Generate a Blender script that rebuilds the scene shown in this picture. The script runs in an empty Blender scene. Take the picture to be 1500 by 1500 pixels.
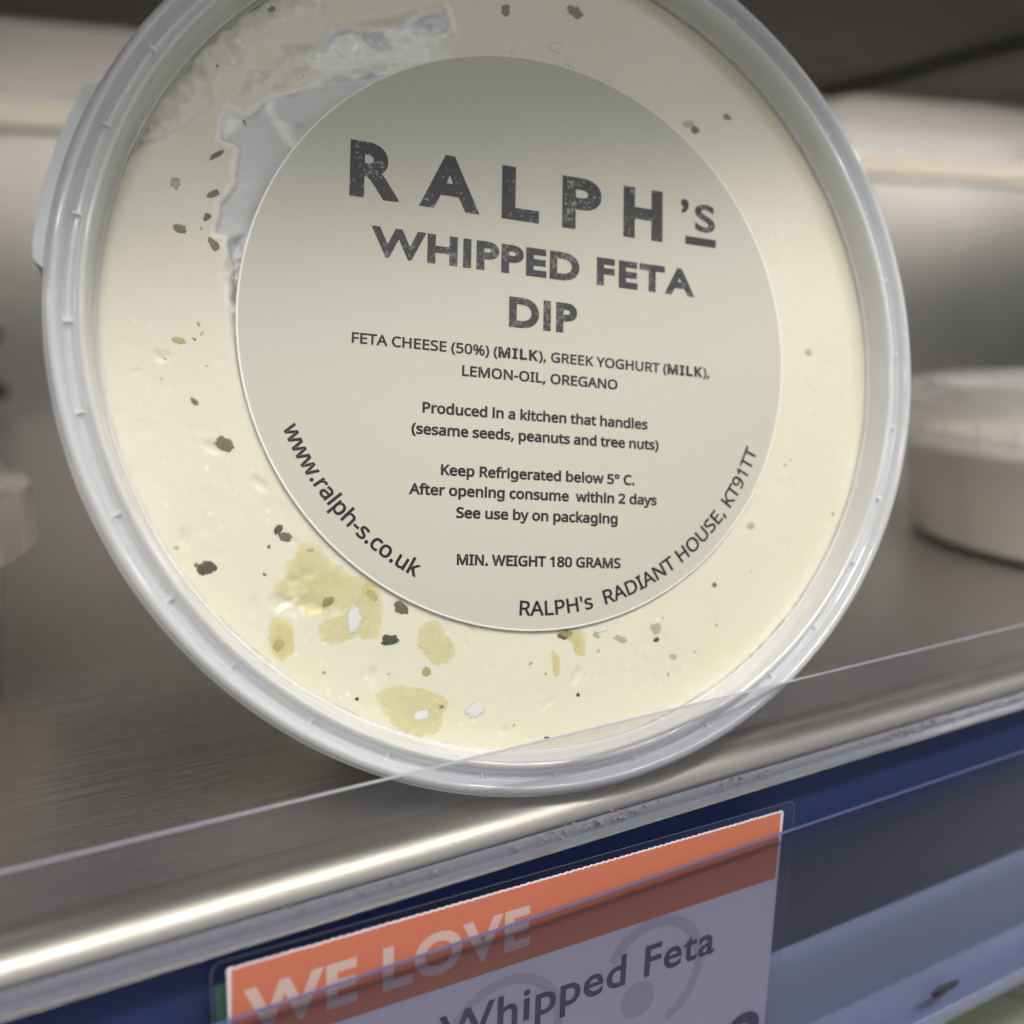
import bpy, bmesh, math, random
import numpy as np
from mathutils import Vector, Matrix, noise

# ------------------------------------------------------------------ scene, camera, light
sc = bpy.context.scene
COL = sc.collection
MM = 0.001
sc.render.engine = 'CYCLES'
sc.cycles.use_denoising = True
sc.cycles.max_bounces = 14
sc.cycles.transparent_max_bounces = 24
sc.cycles.transmission_bounces = 10
sc.cycles.sample_clamp_indirect = 6.0
sc.view_settings.view_transform = 'Standard'
sc.view_settings.look = 'None'
sc.view_settings.gamma = 1.0
sc.view_settings.exposure = 0.1
sc.view_settings.use_curve_mapping = False

F = 1386.0                       # focal length in pixels of a 1500 px frame
H = 57.8                         # camera height above the shelf, millimetres
PITCH, YAW = math.radians(12.0), math.radians(28.15)
fh = Vector((math.sin(YAW), math.cos(YAW), 0))
RIGHT = Vector((math.cos(YAW), -math.sin(YAW), 0))
UP = fh * math.sin(PITCH) + Vector((0, 0, 1)) * math.cos(PITCH)
FWD = fh * math.cos(PITCH) - Vector((0, 0, 1)) * math.sin(PITCH)
CAMPOS = Vector((0, 0, H))
cam_data = bpy.data.cameras.new('camera')
cam = bpy.data.objects.new('camera', cam_data)
COL.objects.link(cam)
sc.camera = cam
cm = Matrix((RIGHT, UP, -FWD)).transposed().to_4x4()
cm.translation = CAMPOS * MM
cam.matrix_world = cm
cam_data.sensor_width = 36.0
cam_data.lens = 36.0 * F / 1500.0
cam_data.clip_start = 0.005
cam_data.clip_end = 30.0
cam_data.dof.use_dof = True
cam_data.dof.focus_distance = 0.114
cam_data.dof.aperture_fstop = 13.0

def ray(px, py):
    return RIGHT * ((px - 750) / F) + UP * (-(py - 750) / F) + FWD
def on_y(px, py, y):             # where the sight line meets the upright plane Y = y
    d = ray(px, py); t = y / d.y
    return CAMPOS + d * t
def on_z(px, py, z=0.0):
    d = ray(px, py); t = (z - H) / d.z
    return CAMPOS + d * t

# dim store all round: brighter above the horizon, dark towards the floor
world = bpy.data.worlds.new('World'); sc.world = world
world.use_nodes = True
wt = world.node_tree; wt.nodes.clear()
wo = wt.nodes.new('ShaderNodeOutputWorld'); wb = wt.nodes.new('ShaderNodeBackground')
wtc = wt.nodes.new('ShaderNodeTexCoord'); wsx = wt.nodes.new('ShaderNodeSeparateXYZ')
wr = wt.nodes.new('ShaderNodeValToRGB'); wm = wt.nodes.new('ShaderNodeMath')
wm.operation = 'MULTIPLY_ADD'; wm.inputs[1].default_value = 0.5; wm.inputs[2].default_value = 0.5
wt.links.new(wtc.outputs['Generated'], wsx.inputs[0]); wt.links.new(wsx.outputs['Z'], wm.inputs[0])
wt.links.new(wm.outputs[0], wr.inputs[0]); wt.links.new(wr.outputs[0], wb.inputs[0]); wt.links.new(wb.outputs[0], wo.inputs[0])
e = wr.color_ramp.elements
e[0].position = 0.30; e[0].color = (0.06, 0.06, 0.063, 1)
e[1].position = 0.47; e[1].color = (0.05, 0.09, 0.095, 1)
for p_, c_ in ((0.54, (0.08, 0.08, 0.085, 1)), (0.60, (0.28, 0.28, 0.285, 1)), (0.70, (0.63, 0.62, 0.60, 1)), (1.0, (0.51, 0.50, 0.485, 1))):
    n = e.new(p_); n.color = c_
wb.inputs['Strength'].default_value = 1.45

def area_light(name, loc, target, sx, sy, power, color):
    d = bpy.data.lights.new(name, 'AREA'); d.shape = 'RECTANGLE'
    d.size = sx * MM; d.size_y = sy * MM; d.energy = power; d.color = color
    o = bpy.data.objects.new(name, d); COL.objects.link(o)
    o.location = Vector(loc) * MM
    o.rotation_euler = (Vector(target) - Vector(loc)).to_track_quat('-Z', 'X').to_euler()
    return o
area_light('ceiling_lamp', (150, -560, 1080), (70, 100, 30), 85, 1100, 16.5, (1.0, 0.975, 0.925))
area_light('added_fill_lamp', (-1100, -1700, 1650), (60, 100, 50), 90, 900, 4.0, (0.97, 0.98, 1.0))  # these three are unseen, added for fill and for glints on the rim
area_light('added_fill_lamp', (2700, -900, 1750), (60, 100, 50), 90, 900, 6.0, (0.97, 0.98, 1.0))
area_light('added_fill_lamp', (-2500, -500, 1300), (60, 100, 50), 90, 900, 5.0, (0.97, 0.98, 1.0))
area_light('added_shelf_light', (380, 165, 210.5), (380, 480, 80), 14, 1200, 3.3, (1.0, 0.94, 0.85))  # unseen strip, added to brighten the back wall and backlight the rim

# ------------------------------------------------------------------ helpers
def link(o):
    COL.objects.link(o); return o
def tag(o, label=None, cat=None, group=None, kind=None):
    if label: o['label'] = label
    if cat: o['category'] = cat
    if group: o['group'] = group
    if kind: o['kind'] = kind
    return o
def empty(name, mat):
    o = bpy.data.objects.new(name, None); o.empty_display_size = 0.01
    o.matrix_world = mat; return link(o)
def mesh_obj(name, verts, faces, mats, parent=None, offset=(0, 0, 0), smooth=True, mat_idx=None, sharp=None):
    """verts in millimetres"""
    me = bpy.data.meshes.new(name)
    off = Vector(offset)
    me.from_pydata([((v[0] + off.x) * MM, (v[1] + off.y) * MM, (v[2] + off.z) * MM) for v in verts], [], faces)
    for m in (mats if isinstance(mats, (list, tuple)) else [mats]): me.materials.append(m)
    if mat_idx is not None: me.polygons.foreach_set('material_index', mat_idx)
    me.polygons.foreach_set('use_smooth', [smooth] * len(me.polygons))
    if sharp: me.set_sharp_from_angle(angle=math.radians(sharp))
    me.update()
    o = bpy.data.objects.new(name, me); link(o)
    if parent: o.parent = parent
    return o

class MB:
    def __init__(s): s.v = []; s.f = []; s.m = []
    def add(s, v, f, m=0):
        b = len(s.v); s.v += [tuple(x) for x in v]; s.f += [tuple(i + b for i in q) for q in f]; s.m += [m] * len(f)
    def lathe(s, prof, seg=192, m=0, closed=False, ms=None):
        n = len(prof); v = []; f = []; mi = []
        for i in range(seg):
            a = 2 * math.pi * i / seg
            for r, z in prof: v.append((r * math.cos(a), r * math.sin(a), z))
        for i in range(seg):
            j = (i + 1) % seg
            for k in range(n if closed else n - 1):
                l = (k + 1) % n
                f.append((i * n + k, j * n + k, j * n + l, i * n + l)); mi.append(ms[k] if ms else m)
        b = len(s.v); s.v += v; s.f += [tuple(x + b for x in q) for q in f]; s.m += mi
    def box(s, lo, hi, m=0):
        x0, y0, z0 = lo; x1, y1, z1 = hi
        s.add([(x0,y0,z0),(x1,y0,z0),(x1,y1,z0),(x0,y1,z0),(x0,y0,z1),(x1,y0,z1),(x1,y1,z1),(x0,y1,z1)],
              [(0,3,2,1),(4,5,6,7),(0,1,5,4),(1,2,6,5),(2,3,7,6),(3,0,4,7)], m)
    def extrude_x(s, prof, x0, x1, m=0, seg=1, ms=None):
        """closed outline of (y, z) points swept along X, capped"""
        n = len(prof); v = []
        for i in range(seg + 1):
            x = x0 + (x1 - x0) * i / seg
            v += [(x, y, z) for y, z in prof]
        f = []; mi = []
        for i in range(seg):
            for k in range(n):
                l = (k + 1) % n
                f.append((i * n + k, i * n + l, (i + 1) * n + l, (i + 1) * n + k)); mi.append(ms[k] if ms else m)
        f.append(tuple(range(n))[::-1]); f.append(tuple(seg * n + k for k in range(n))); mi += [m, m]
        b = len(s.v); s.v += v; s.f += [tuple(x + b for x in q) for q in f]; s.m += mi
    def build(s, name, mats, parent=None, offset=(0, 0, 0), smooth=True, sharp=40):
        return mesh_obj(name, s.v, s.f, mats, parent, offset, smooth, s.m, sharp)

def ribbon(path, t):
    """closed outline of thickness t round an open (y, z) path"""
    L = []; R_ = []
    for i, p in enumerate(path):
        a = path[max(i - 1, 0)]; b = path[min(i + 1, len(path) - 1)]
        dx, dy = b[0] - a[0], b[1] - a[1]; l = math.hypot(dx, dy) or 1
        nx, ny = -dy / l, dx / l
        L.append((p[0] + nx * t / 2, p[1] + ny * t / 2)); R_.append((p[0] - nx * t / 2, p[1] - ny * t / 2))
    return L + R_[::-1]
def arc(cx, cy, r, a0, a1, n):
    return [(cx + r * math.cos(math.radians(a0 + (a1 - a0) * i / n)), cy + r * math.sin(math.radians(a0 + (a1 - a0) * i / n))) for i in range(n + 1)]

# ------------------------------------------------------------------ materials
class NT:
    def __init__(s, name):
        s.mat = bpy.data.materials.new(name); s.mat.use_nodes = True
        s.t = s.mat.node_tree; s.t.nodes.clear(); s.out = s.n('OutputMaterial')
    def n(s, typ, **kw):
        nd = s.t.nodes.new('ShaderNode' + typ)
        for k, v in kw.items(): setattr(nd, k, v)
        return nd
    def l(s, a, b): s.t.links.new(a, b)
    def coord(s, scale=(1, 1, 1), kind='Object'):
        c = s.n('TexCoord'); m = s.n('Mapping'); m.inputs['Scale'].default_value = scale
        s.l(c.outputs[kind], m.inputs[0]); return m.outputs[0]
    def noise(s, co, scale, detail=3, rough=0.5):
        x = s.n('TexNoise'); x.inputs['Scale'].default_value = scale; x.inputs['Detail'].default_value = detail
        x.inputs['Roughness'].default_value = rough; s.l(co, x.inputs['Vector']); return x.outputs['Fac']
    def ramp(s, fac, stops):
        r = s.n('ValToRGB'); el = r.color_ramp.elements
        while len(el) < len(stops): el.new(0.5)
        for q, (p, c) in zip(el, stops):
            q.position = p; q.color = c if len(c) == 4 else (*c, 1)
        s.l(fac, r.inputs[0]); return r.outputs[0]
    def bump(s, h, strength, dist):
        b = s.n('Bump'); b.inputs['Strength'].default_value = strength; b.inputs['Distance'].default_value = dist
        s.l(h, b.inputs['Height']); return b.outputs[0]
    def mixc(s, fac, a, b):
        m = s.n('Mix', data_type='RGBA')
        for sock, v in ((m.inputs[0], fac), (m.inputs[6], a), (m.inputs[7], b)):
            if hasattr(v, 'links'): s.l(v, sock)
            else: sock.default_value = v if not isinstance(v, tuple) else (*v[:3], 1)
        return m.outputs[2]
    def math(s, op, a, b=None, clamp=False, c=0.0):
        m = s.n('Math', operation=op, use_clamp=clamp)
        for sock, v in ((m.inputs[0], a), (m.inputs[1], b), (m.inputs[2], c)):
            if v is None: continue
            if hasattr(v, 'links'): s.l(v, sock)
            else: sock.default_value = v
        return m.outputs[0]
    def mixs(s, fac, a, b):
        m = s.n('MixShader')
        if hasattr(fac, 'links'): s.l(fac, m.inputs[0])
        else: m.inputs[0].default_value = fac
        s.l(a, m.inputs[1]); s.l(b, m.inputs[2]); return m.outputs[0]
    def pr(s, color=None, rough=0.5, normal=None, **kw):
        p = s.n('BsdfPrincipled')
        if color is not None:
            if hasattr(color, 'links'): s.l(color, p.inputs['Base Color'])
            else: p.inputs['Base Color'].default_value = (*color, 1)
        if hasattr(rough, 'links'): s.l(rough, p.inputs['Roughness'])
        else: p.inputs['Roughness'].default_value = rough
        if normal is not None: s.l(normal, p.inputs['Normal'])
        if 'Subsurface_Weight' in kw: p.inputs['Subsurface Radius'].default_value = (1.0, 0.9, 0.7)
        for k, v in kw.items():
            q = p.inputs[k.replace('_', ' ')]
            if hasattr(v, 'links'): s.l(v, q)
            else: q.default_value = v
        return p.outputs[0]
    def schlick(s, f0):
        lw = s.n('LayerWeight'); lw.inputs[0].default_value = 0.5
        return s.math('MULTIPLY_ADD', s.math('POWER', lw.outputs['Facing'], 5.0), 1 - f0, c=f0)
    def clear(s, tint=(1, 1, 1)):
        t = s.n('BsdfTransparent'); t.inputs[0].default_value = (*tint, 1); return t.outputs[0]
    def done(s, sh):
        s.l(sh, s.out.inputs['Surface']); return s.mat

def simple(name, color, rough=0.5, **kw):
    m = NT(name); return m.done(m.pr(color, rough, **kw))

def make_clear(name, tint, haze, haze_col, gloss_rough, spec=0.5, scratch=0.0, scale=(1, 1, 1)):
    """thin clear plastic: light passes straight through, a fresnel gloss on top and a little milky haze"""
    m = NT(name)
    co = m.coord(scale)
    sm = m.noise(co, 60, 4, 0.6)
    d = m.n('BsdfDiffuse'); d.inputs[0].default_value = (*haze_col, 1)
    tl = m.n('BsdfTranslucent'); tl.inputs[0].default_value = (*haze_col, 1)
    milk = m.mixs(0.5, d.outputs[0], tl.outputs[0])
    hz = m.math('MULTIPLY', sm, haze * 2, True) if haze else None
    if hz is not None:
        body = m.mixs(hz, m.clear(tint), milk)
    else:
        body = m.clear(tint)
    g = m.n('BsdfGlossy'); g.inputs['Roughness'].default_value = gloss_rough; g.inputs[0].default_value = (1, 1, 1, 1)
    if scratch:
        m.l(m.bump(m.noise(co, 25, 3), scratch, 0.001), g.inputs['Normal'])
    return m.done(m.mixs(m.schlick(0.03 + 0.02 * spec), body, g.outputs[0]))

def mat_frosted(name, tint=(0.93, 0.95, 0.97), milk=0.3, milk_col=(0.85, 0.87, 0.88), rough=0.12, glassy=0.45):
    """translucent polypropylene: partly refracting, partly milky"""
    m = NT(name)
    gl = m.n('BsdfGlass'); gl.inputs[0].default_value = (*tint, 1); gl.inputs['Roughness'].default_value = rough; gl.inputs['IOR'].default_value = 1.35
    co = m.coord()
    bm_ = m.bump(m.noise(co, 150, 2), 0.15, 0.0006); m.l(bm_, gl.inputs['Normal'])
    d = m.n('BsdfDiffuse'); d.inputs[0].default_value = (*milk_col, 1)
    tl = m.n('BsdfTranslucent'); tl.inputs[0].default_value = (*milk_col, 1)
    body = m.mixs(0.3, d.outputs[0], tl.outputs[0])
    see = m.mixs(glassy, m.clear(tint), gl.outputs[0])
    base = m.mixs(milk, see, body)
    g = m.n('BsdfGlossy'); g.inputs['Roughness'].default_value = 0.06
    return m.done(m.mixs(m.schlick(0.07), base, g.outputs[0]))

GLYPHS_N = r'''%|666|156,581,116,581,196,581 246,534,226,565,267,502 277,402,277,458,277,345 247,269,267,301,228,237 156,221,198,221,118,221 69,269,89,237,49,301 39,402,39,345,39,458 67,534,49,502,86,565;156,531,177,531,136,531 112,498,121,520,103,477 98,402,98,445,98,359 112,305,103,327,121,283 156,272,136,272,177,272 203,304,193,283,213,326 218,402,218,358,218,445 203,498,213,477,193,520;523,573,502,573,417,382 205,0,311,191,185,0 144,0,164,0,249,191 461,573,355,382,482,573;507,351,466,351,546,351 596,304,576,336,617,273 627,172,627,229,627,116 598,40,617,72,578,8 507,-8,548,-8,469,-8 420,40,440,8,400,72 390,172,390,116,390,229 418,304,399,273,437,336;507,301,528,301,487,301 462,269,472,290,453,247 448,172,448,215,448,129 462,75,453,97,472,53 507,43,487,43,528,43 553,75,543,53,563,96 569,172,569,129,569,215 553,269,563,247,543,290
'|180|128,573,103,573,123,504 112,366,118,435,98,366 68,366,83,366,63,435 52,573,57,504,78,573
(|240|32,220,32,177,32,264 45,348,36,306,53,390 83,468,66,430,101,505 150,573,123,540,172,573 217,573,194,573,179,522 132,407,151,467,113,346 103,221,103,284,103,179 116,98,108,138,125,57 154,-20,137,18,171,-57 216,-127,191,-93,194,-127 150,-127,172,-127,123,-95 83,-24,101,-61,66,13 45,94,53,53,36,135
)|240|209,220,209,264,209,177 196,94,204,135,188,53 158,-24,175,13,140,-61 91,-127,118,-95,69,-127 25,-127,47,-127,49,-93 87,-20,70,-57,103,18 124,98,116,57,133,138 137,221,137,179,137,263 124,346,133,304,116,387 87,465,103,427,70,504 24,573,49,539,46,573 91,573,68,573,118,540 158,468,140,505,175,430 196,348,188,390,204,306
,|215|154,84,152,87,149,65 136,23,143,45,128,1 111,-42,120,-20,102,-64 85,-103,94,-84,68,-103 33,-103,50,-103,38,-83 49,-38,43,-61,54,-15 63,31,58,8,67,54 73,93,70,74,98,93 148,93,123,93,150,90
-|258|32,184,97,184,32,204 32,246,32,225,97,246 226,246,161,246,226,225 226,184,226,204,161,184
.|215|58,43,58,24,58,63 72,85,63,77,82,93 107,97,93,97,121,97 142,85,132,93,152,77 157,43,157,63,157,24 142,2,152,10,132,-7 107,-11,121,-11,93,-11 72,2,82,-7,63,10
0|458|419,287,419,349,419,241 409,163,416,199,402,126 376,70,391,96,360,45 316,12,341,25,292,-1 229,-8,263,-8,186,-8 122,27,150,4,94,51 60,129,73,85,46,173 39,287,39,226,39,349 58,446,46,402,71,490 119,547,91,523,146,570 229,581,183,581,271,581 335,547,307,570,364,523 399,446,385,490,412,402;110,287,110,339,110,235 121,156,114,191,129,122 159,78,142,96,177,61 229,52,200,52,257,52 298,78,281,61,315,95 336,156,328,121,344,191 348,287,348,235,348,339 336,417,344,383,328,452 298,495,315,478,281,513 229,521,257,521,200,521 159,495,177,513,142,478 121,417,129,452,114,383
1|458|285,0,285,191,262,0 216,0,239,0,216,133 216,400,216,267,216,416 216,439,216,429,216,450 217,470,217,460,218,479 219,499,218,489,210,490 196,477,203,483,189,471 169,455,180,464,149,438 108,405,129,422,96,421 71,452,84,437,123,492 226,573,175,532,246,573 285,573,265,573,285,382
2|458|417,0,417,21,291,0 38,0,165,0,38,20 38,59,38,39,88,109 188,210,138,160,217,239 261,287,242,265,281,310 306,353,296,332,316,375 322,424,322,399,322,456 294,496,312,480,275,512 221,520,250,520,193,520 147,506,168,516,126,496 83,466,105,483,70,482 45,513,57,497,60,526 94,548,76,538,112,558 153,572,132,566,174,578 221,581,196,581,256,581 313,562,287,574,338,550 372,510,358,532,387,487 394,428,394,460,394,398 375,344,388,370,363,318 324,267,346,292,302,241 247,185,276,214,207,146 128,67,167,107,128,66 128,64,128,65,224,64 417,64,321,64,417,43
5|458|221,351,202,351,260,351 322,331,294,345,351,318 389,274,374,299,405,249 413,183,413,219,413,143 387,81,404,109,370,52 314,15,346,30,282,0 199,-8,244,-8,169,-8 116,0,142,-5,90,5 51,23,68,13,51,45 51,90,51,68,70,78 121,62,93,69,148,55 200,52,175,52,228,52 274,65,253,57,295,74 323,106,311,88,335,125 341,176,341,148,341,213 306,262,329,242,283,282 197,292,247,292,182,292 146,288,165,291,127,285 99,280,111,283,88,287 64,302,76,295,71,392 86,573,79,482,182,573 373,573,277,573,373,551 373,508,373,530,297,508 146,508,222,508,141,453 132,342,137,398,141,344 169,348,154,346,185,350
8|458|229,581,196,581,262,581 318,565,292,575,343,555 378,519,363,539,393,499 400,443,400,473,400,420 385,383,395,400,375,366 346,338,362,351,329,325 291,303,311,313,315,292 355,265,336,279,374,251 401,216,390,234,413,197 419,148,419,175,419,116 395,65,411,89,380,42 330,11,358,24,302,-2 231,-8,269,-8,190,-8 126,10,155,-2,98,23 61,63,76,40,47,86 39,146,39,113,39,172 56,214,45,195,67,233 99,264,81,250,118,278 158,299,137,289,139,310 107,336,122,322,92,349 71,383,80,365,62,400 58,444,58,421,58,474 80,518,65,498,95,538 141,565,115,554,167,575;108,145,108,165,108,117 138,76,118,94,158,57 229,48,188,48,268,48 319,76,298,57,339,94 350,148,350,118,350,166 335,197,345,183,325,211 293,235,311,224,275,246 229,265,254,256,225,267 217,270,221,269,193,260 157,237,173,249,141,226 121,197,129,212,112,182;228,524,259,524,198,524 155,502,174,517,136,488 127,441,127,468,127,421 141,391,131,405,150,378 179,357,163,367,195,348 232,330,213,339,250,338 282,357,267,347,297,366 317,392,308,378,326,405 330,441,330,422,330,468 302,502,321,488,284,517
9|458|417,328,417,371,417,295 410,231,415,263,406,198 387,139,398,168,375,111 340,63,360,85,320,41 265,11,295,23,234,-2 154,-8,197,-8,143,-8 117,-6,131,-7,103,-5 82,0,91,-3,82,20 82,60,82,40,91,57 115,53,103,54,128,51 152,50,141,50,190,50 245,68,221,56,269,80 303,118,289,97,318,139 334,192,328,164,341,220 346,281,345,250,344,281 341,281,342,281,333,268 310,247,323,257,298,237 266,223,283,229,248,217 204,214,228,214,172,214 118,235,143,221,93,248 61,294,74,268,47,319 40,387,40,350,40,427 63,491,48,462,78,520 127,557,99,542,154,573 223,581,186,581,250,581 299,565,276,575,323,555 361,518,343,539,379,497 402,439,392,471,412,408;223,521,243,521,190,521 142,488,163,510,120,466 110,388,110,433,110,351 137,301,119,322,155,280 220,269,182,269,245,269 286,285,268,275,305,296 330,325,320,309,340,341 346,374,346,357,346,392 338,426,343,409,333,444 315,474,325,460,305,488 277,508,292,500,261,517
A|512|437,0,462,0,414,59 368,177,391,118,292,177 141,177,217,177,118,118 73,0,96,59,49,0 0,0,24,0,75,192 224,575,149,383,245,575 289,575,267,575,363,383 512,0,437,192,487,0;282,415,304,357,281,419 274,438,278,427,271,449 263,473,267,461,260,485 255,500,257,494,252,490 247,468,250,479,244,457 238,438,241,447,235,429 230,415,232,421,209,357 165,241,187,299,226,241 346,241,286,241,325,299
C|507|323,517,349,517,293,517 241,502,265,512,216,491 178,456,195,476,161,436 139,383,148,412,130,354 125,286,125,322,125,239 147,164,132,198,162,129 213,83,184,102,242,65 322,55,279,55,348,55 394,62,371,57,416,66 460,78,438,71,460,57 460,15,460,36,438,7 393,-2,416,1,371,-6 312,-8,343,-8,254,-8 166,28,205,4,127,52 78,131,98,86,59,175 49,287,49,227,49,330 67,406,55,370,79,442 120,499,97,473,143,525 206,559,172,545,240,574 324,581,280,581,353,581 409,572,382,578,436,566 482,547,461,558,472,527 453,486,463,506,435,494 394,508,416,501,372,514
D|585|536,292,536,353,536,228 501,131,525,174,477,87 399,33,443,55,354,11 237,0,300,0,184,0 78,0,131,0,78,191 78,573,78,382,137,573 254,573,195,573,312,573 404,540,362,562,446,519 502,446,479,488,525,405;460,289,460,214,460,340 435,415,452,382,418,447 361,487,394,471,329,503 244,511,290,511,213,511 150,511,181,511,150,361 150,62,150,211,176,62 228,62,202,62,305,62 402,119,363,81,441,157
E|446|398,0,398,21,291,0 78,0,184,0,78,191 78,573,78,382,184,573 398,573,291,573,398,551 398,509,398,530,315,509 150,509,233,509,150,450 150,330,150,390,228,330 383,330,306,330,383,310 383,268,383,289,306,268 150,268,228,268,150,200 150,63,150,132,233,63 398,63,315,63,398,42
F|416|150,0,150,81,126,0 78,0,102,0,78,191 78,573,78,382,184,573 398,573,291,573,398,551 398,509,398,530,315,509 150,509,233,509,150,442 150,306,150,374,227,306 383,306,305,306,383,285 383,243,383,264,305,243 150,243,227,243,150,162
G|584|326,302,326,281,392,302 524,302,458,302,524,209 524,22,524,115,493,11 431,-1,462,4,399,-6 323,-8,363,-8,264,-8 173,28,214,4,133,51 81,130,102,85,59,174 49,286,49,226,49,346 84,442,61,398,108,486 186,544,142,520,230,568 346,581,283,581,378,581 437,572,408,578,465,566 516,547,492,558,507,526 489,484,498,505,469,493 421,508,446,501,395,514 342,517,369,517,296,517 225,489,257,508,192,470 150,409,167,444,133,375 124,286,124,334,124,241 146,166,132,201,161,131 216,84,184,103,247,64 340,55,289,55,365,55 404,59,387,56,422,61 452,68,438,64,452,125 452,238,452,182,410,238 326,238,368,238,326,260
H|594|516,0,516,191,492,0 443,0,468,0,443,89 443,267,443,178,346,267 150,267,248,267,150,178 150,0,150,89,126,0 78,0,102,0,78,191 78,573,78,382,102,573 150,573,126,573,150,492 150,330,150,411,248,330 443,330,346,330,443,411 443,573,443,492,468,573 516,573,492,573,516,382
I|272|239,0,239,14,170,0 32,0,101,0,32,14 32,42,32,28,55,47 99,57,77,52,99,210 99,515,99,362,77,520 32,531,55,526,32,545 32,573,32,559,101,573 239,573,170,573,239,559 239,531,239,545,217,526 172,515,194,520,172,362 172,57,172,210,194,52 239,42,217,47,239,28
K|496|496,0,418,108,468,0 411,0,440,0,344,91 209,273,276,182,189,256 150,222,169,239,150,148 150,0,150,74,126,0 78,0,102,0,78,191 78,573,78,382,102,573 150,573,126,573,150,478 150,290,150,384,166,308 199,345,182,327,215,363 249,399,232,381,300,457 403,573,352,515,431,573 488,573,460,573,412,489 261,323,336,406,339,215
L|420|78,0,185,0,78,191 78,573,78,382,102,573 150,573,126,573,150,403 150,64,150,234,233,64 400,64,317,64,400,43 400,0,400,21,293,0
M|727|330,0,350,0,268,167 142,502,205,335,141,502 139,502,140,502,140,491 142,461,141,478,142,445 144,407,143,426,144,387 144,347,144,368,144,231 144,0,144,116,122,0 78,0,100,0,78,191 78,573,78,382,113,573 184,573,149,573,243,416 361,103,302,260,362,103 364,103,363,103,424,260 544,573,484,416,579,573 650,573,614,573,650,382 650,0,650,191,626,0 578,0,602,0,578,117 578,352,578,235,578,371 579,408,578,389,580,426 581,460,580,444,582,476 584,501,583,490,583,501 581,501,582,501,517,334 390,0,453,167,370,0
N|609|532,0,532,191,504,0 447,0,476,0,345,159 141,476,243,317,140,476 138,476,139,476,139,463 141,432,140,449,142,415 143,378,142,397,144,359 144,320,144,340,144,213 144,0,144,107,122,0 78,0,100,0,78,191 78,573,78,382,106,573 161,573,133,573,263,415 467,99,365,257,468,99 470,99,469,99,469,107 468,137,469,120,467,154 466,193,466,173,465,214 464,249,464,232,464,357 464,573,464,465,487,573 532,573,509,573,532,382
O|626|577,287,577,346,577,243 561,166,572,202,549,130 510,73,533,99,488,47 428,13,461,27,395,-1 314,-8,357,-8,269,-8 196,13,230,-1,163,27 114,73,136,47,92,99 65,167,76,130,54,203 49,288,49,244,49,347 78,442,59,398,97,486 166,545,126,520,205,569 314,581,254,581,372,581 459,545,420,569,498,521 547,442,527,486,567,398;125,287,125,335,125,239 145,163,132,198,159,128 207,83,179,101,235,64 314,55,271,55,357,55 420,83,392,64,447,101 481,163,468,128,495,198 501,287,501,239,501,359 456,457,486,416,426,498 314,518,379,518,271,518 207,490,235,509,179,472 145,411,159,445,132,377
P|485|229,573,179,573,304,573 393,528,359,558,427,499 444,404,444,458,444,381 433,336,440,358,425,315 395,278,412,295,377,261 324,238,353,248,295,228 216,223,258,223,194,223 150,223,172,223,150,149 150,0,150,74,126,0 78,0,102,0,78,191 78,573,78,382,128,573;223,511,274,511,199,511 150,511,174,511,150,435 150,285,150,360,169,285 208,285,188,285,244,285 298,296,274,289,322,304 352,334,340,316,364,351 370,401,370,373,370,438 334,484,358,465,311,502
R|499|236,573,183,573,283,573 353,555,323,567,384,543 422,500,407,524,437,476 444,410,444,446,444,379 427,334,439,354,416,313 385,285,402,297,367,273 330,257,349,264,382,171 487,0,434,86,459,0 403,0,431,0,356,79 264,237,310,158,226,237 150,237,188,237,150,158 150,0,150,79,126,0 78,0,102,0,78,191 78,573,78,382,130,573;232,510,263,510,204,510 150,510,177,510,150,439 150,298,150,368,179,298 236,298,207,298,282,298 338,325,316,307,359,344 370,407,370,371,370,432 355,467,365,452,345,482 310,500,330,493,289,507
S|440|403,153,403,183,403,119 378,66,394,90,361,42 307,11,337,24,276,-2 198,-8,240,-8,177,-8 137,-5,156,-7,117,-3 83,4,99,0,67,8 41,19,53,13,41,42 41,88,41,65,60,80 113,65,84,72,141,58 201,55,171,55,230,55 273,66,253,58,292,73 316,98,306,84,326,112 330,147,330,128,330,165 318,194,326,181,310,207 277,230,297,219,258,241 196,265,230,252,171,274 131,294,150,283,113,304 85,330,97,316,73,343 57,375,63,358,51,392 48,435,48,412,48,465 71,513,56,491,87,534 136,563,108,551,163,575 231,581,195,581,262,581 318,572,291,578,344,566 389,549,368,558,381,528 366,487,374,507,347,495 302,508,325,503,279,514 229,517,254,517,205,517 169,507,185,514,153,500 133,478,141,490,125,465 121,434,121,450,121,415 133,386,125,399,141,373 172,351,154,361,191,341 246,318,215,330,280,306 332,279,308,293,355,265 385,228,372,248,397,208
T|446|259,0,259,170,235,0 187,0,211,0,187,170 187,509,187,339,127,509 8,509,68,509,8,530 8,573,8,551,151,573 437,573,294,573,437,551 437,509,437,530,378,509 259,509,318,509,259,339
U|586|513,202,513,326,513,163 489,95,505,127,473,63 416,20,449,38,383,1 290,-8,341,-8,219,-8 128,50,165,11,91,89 72,204,72,140,72,327 72,573,72,450,96,573 144,573,120,573,144,449 144,201,144,325,144,155 182,93,157,119,206,67 294,55,244,55,329,55 379,73,357,61,401,86 427,126,416,103,437,148 442,202,442,173,442,326 442,573,442,449,466,573 513,573,489,573,513,449
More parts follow.
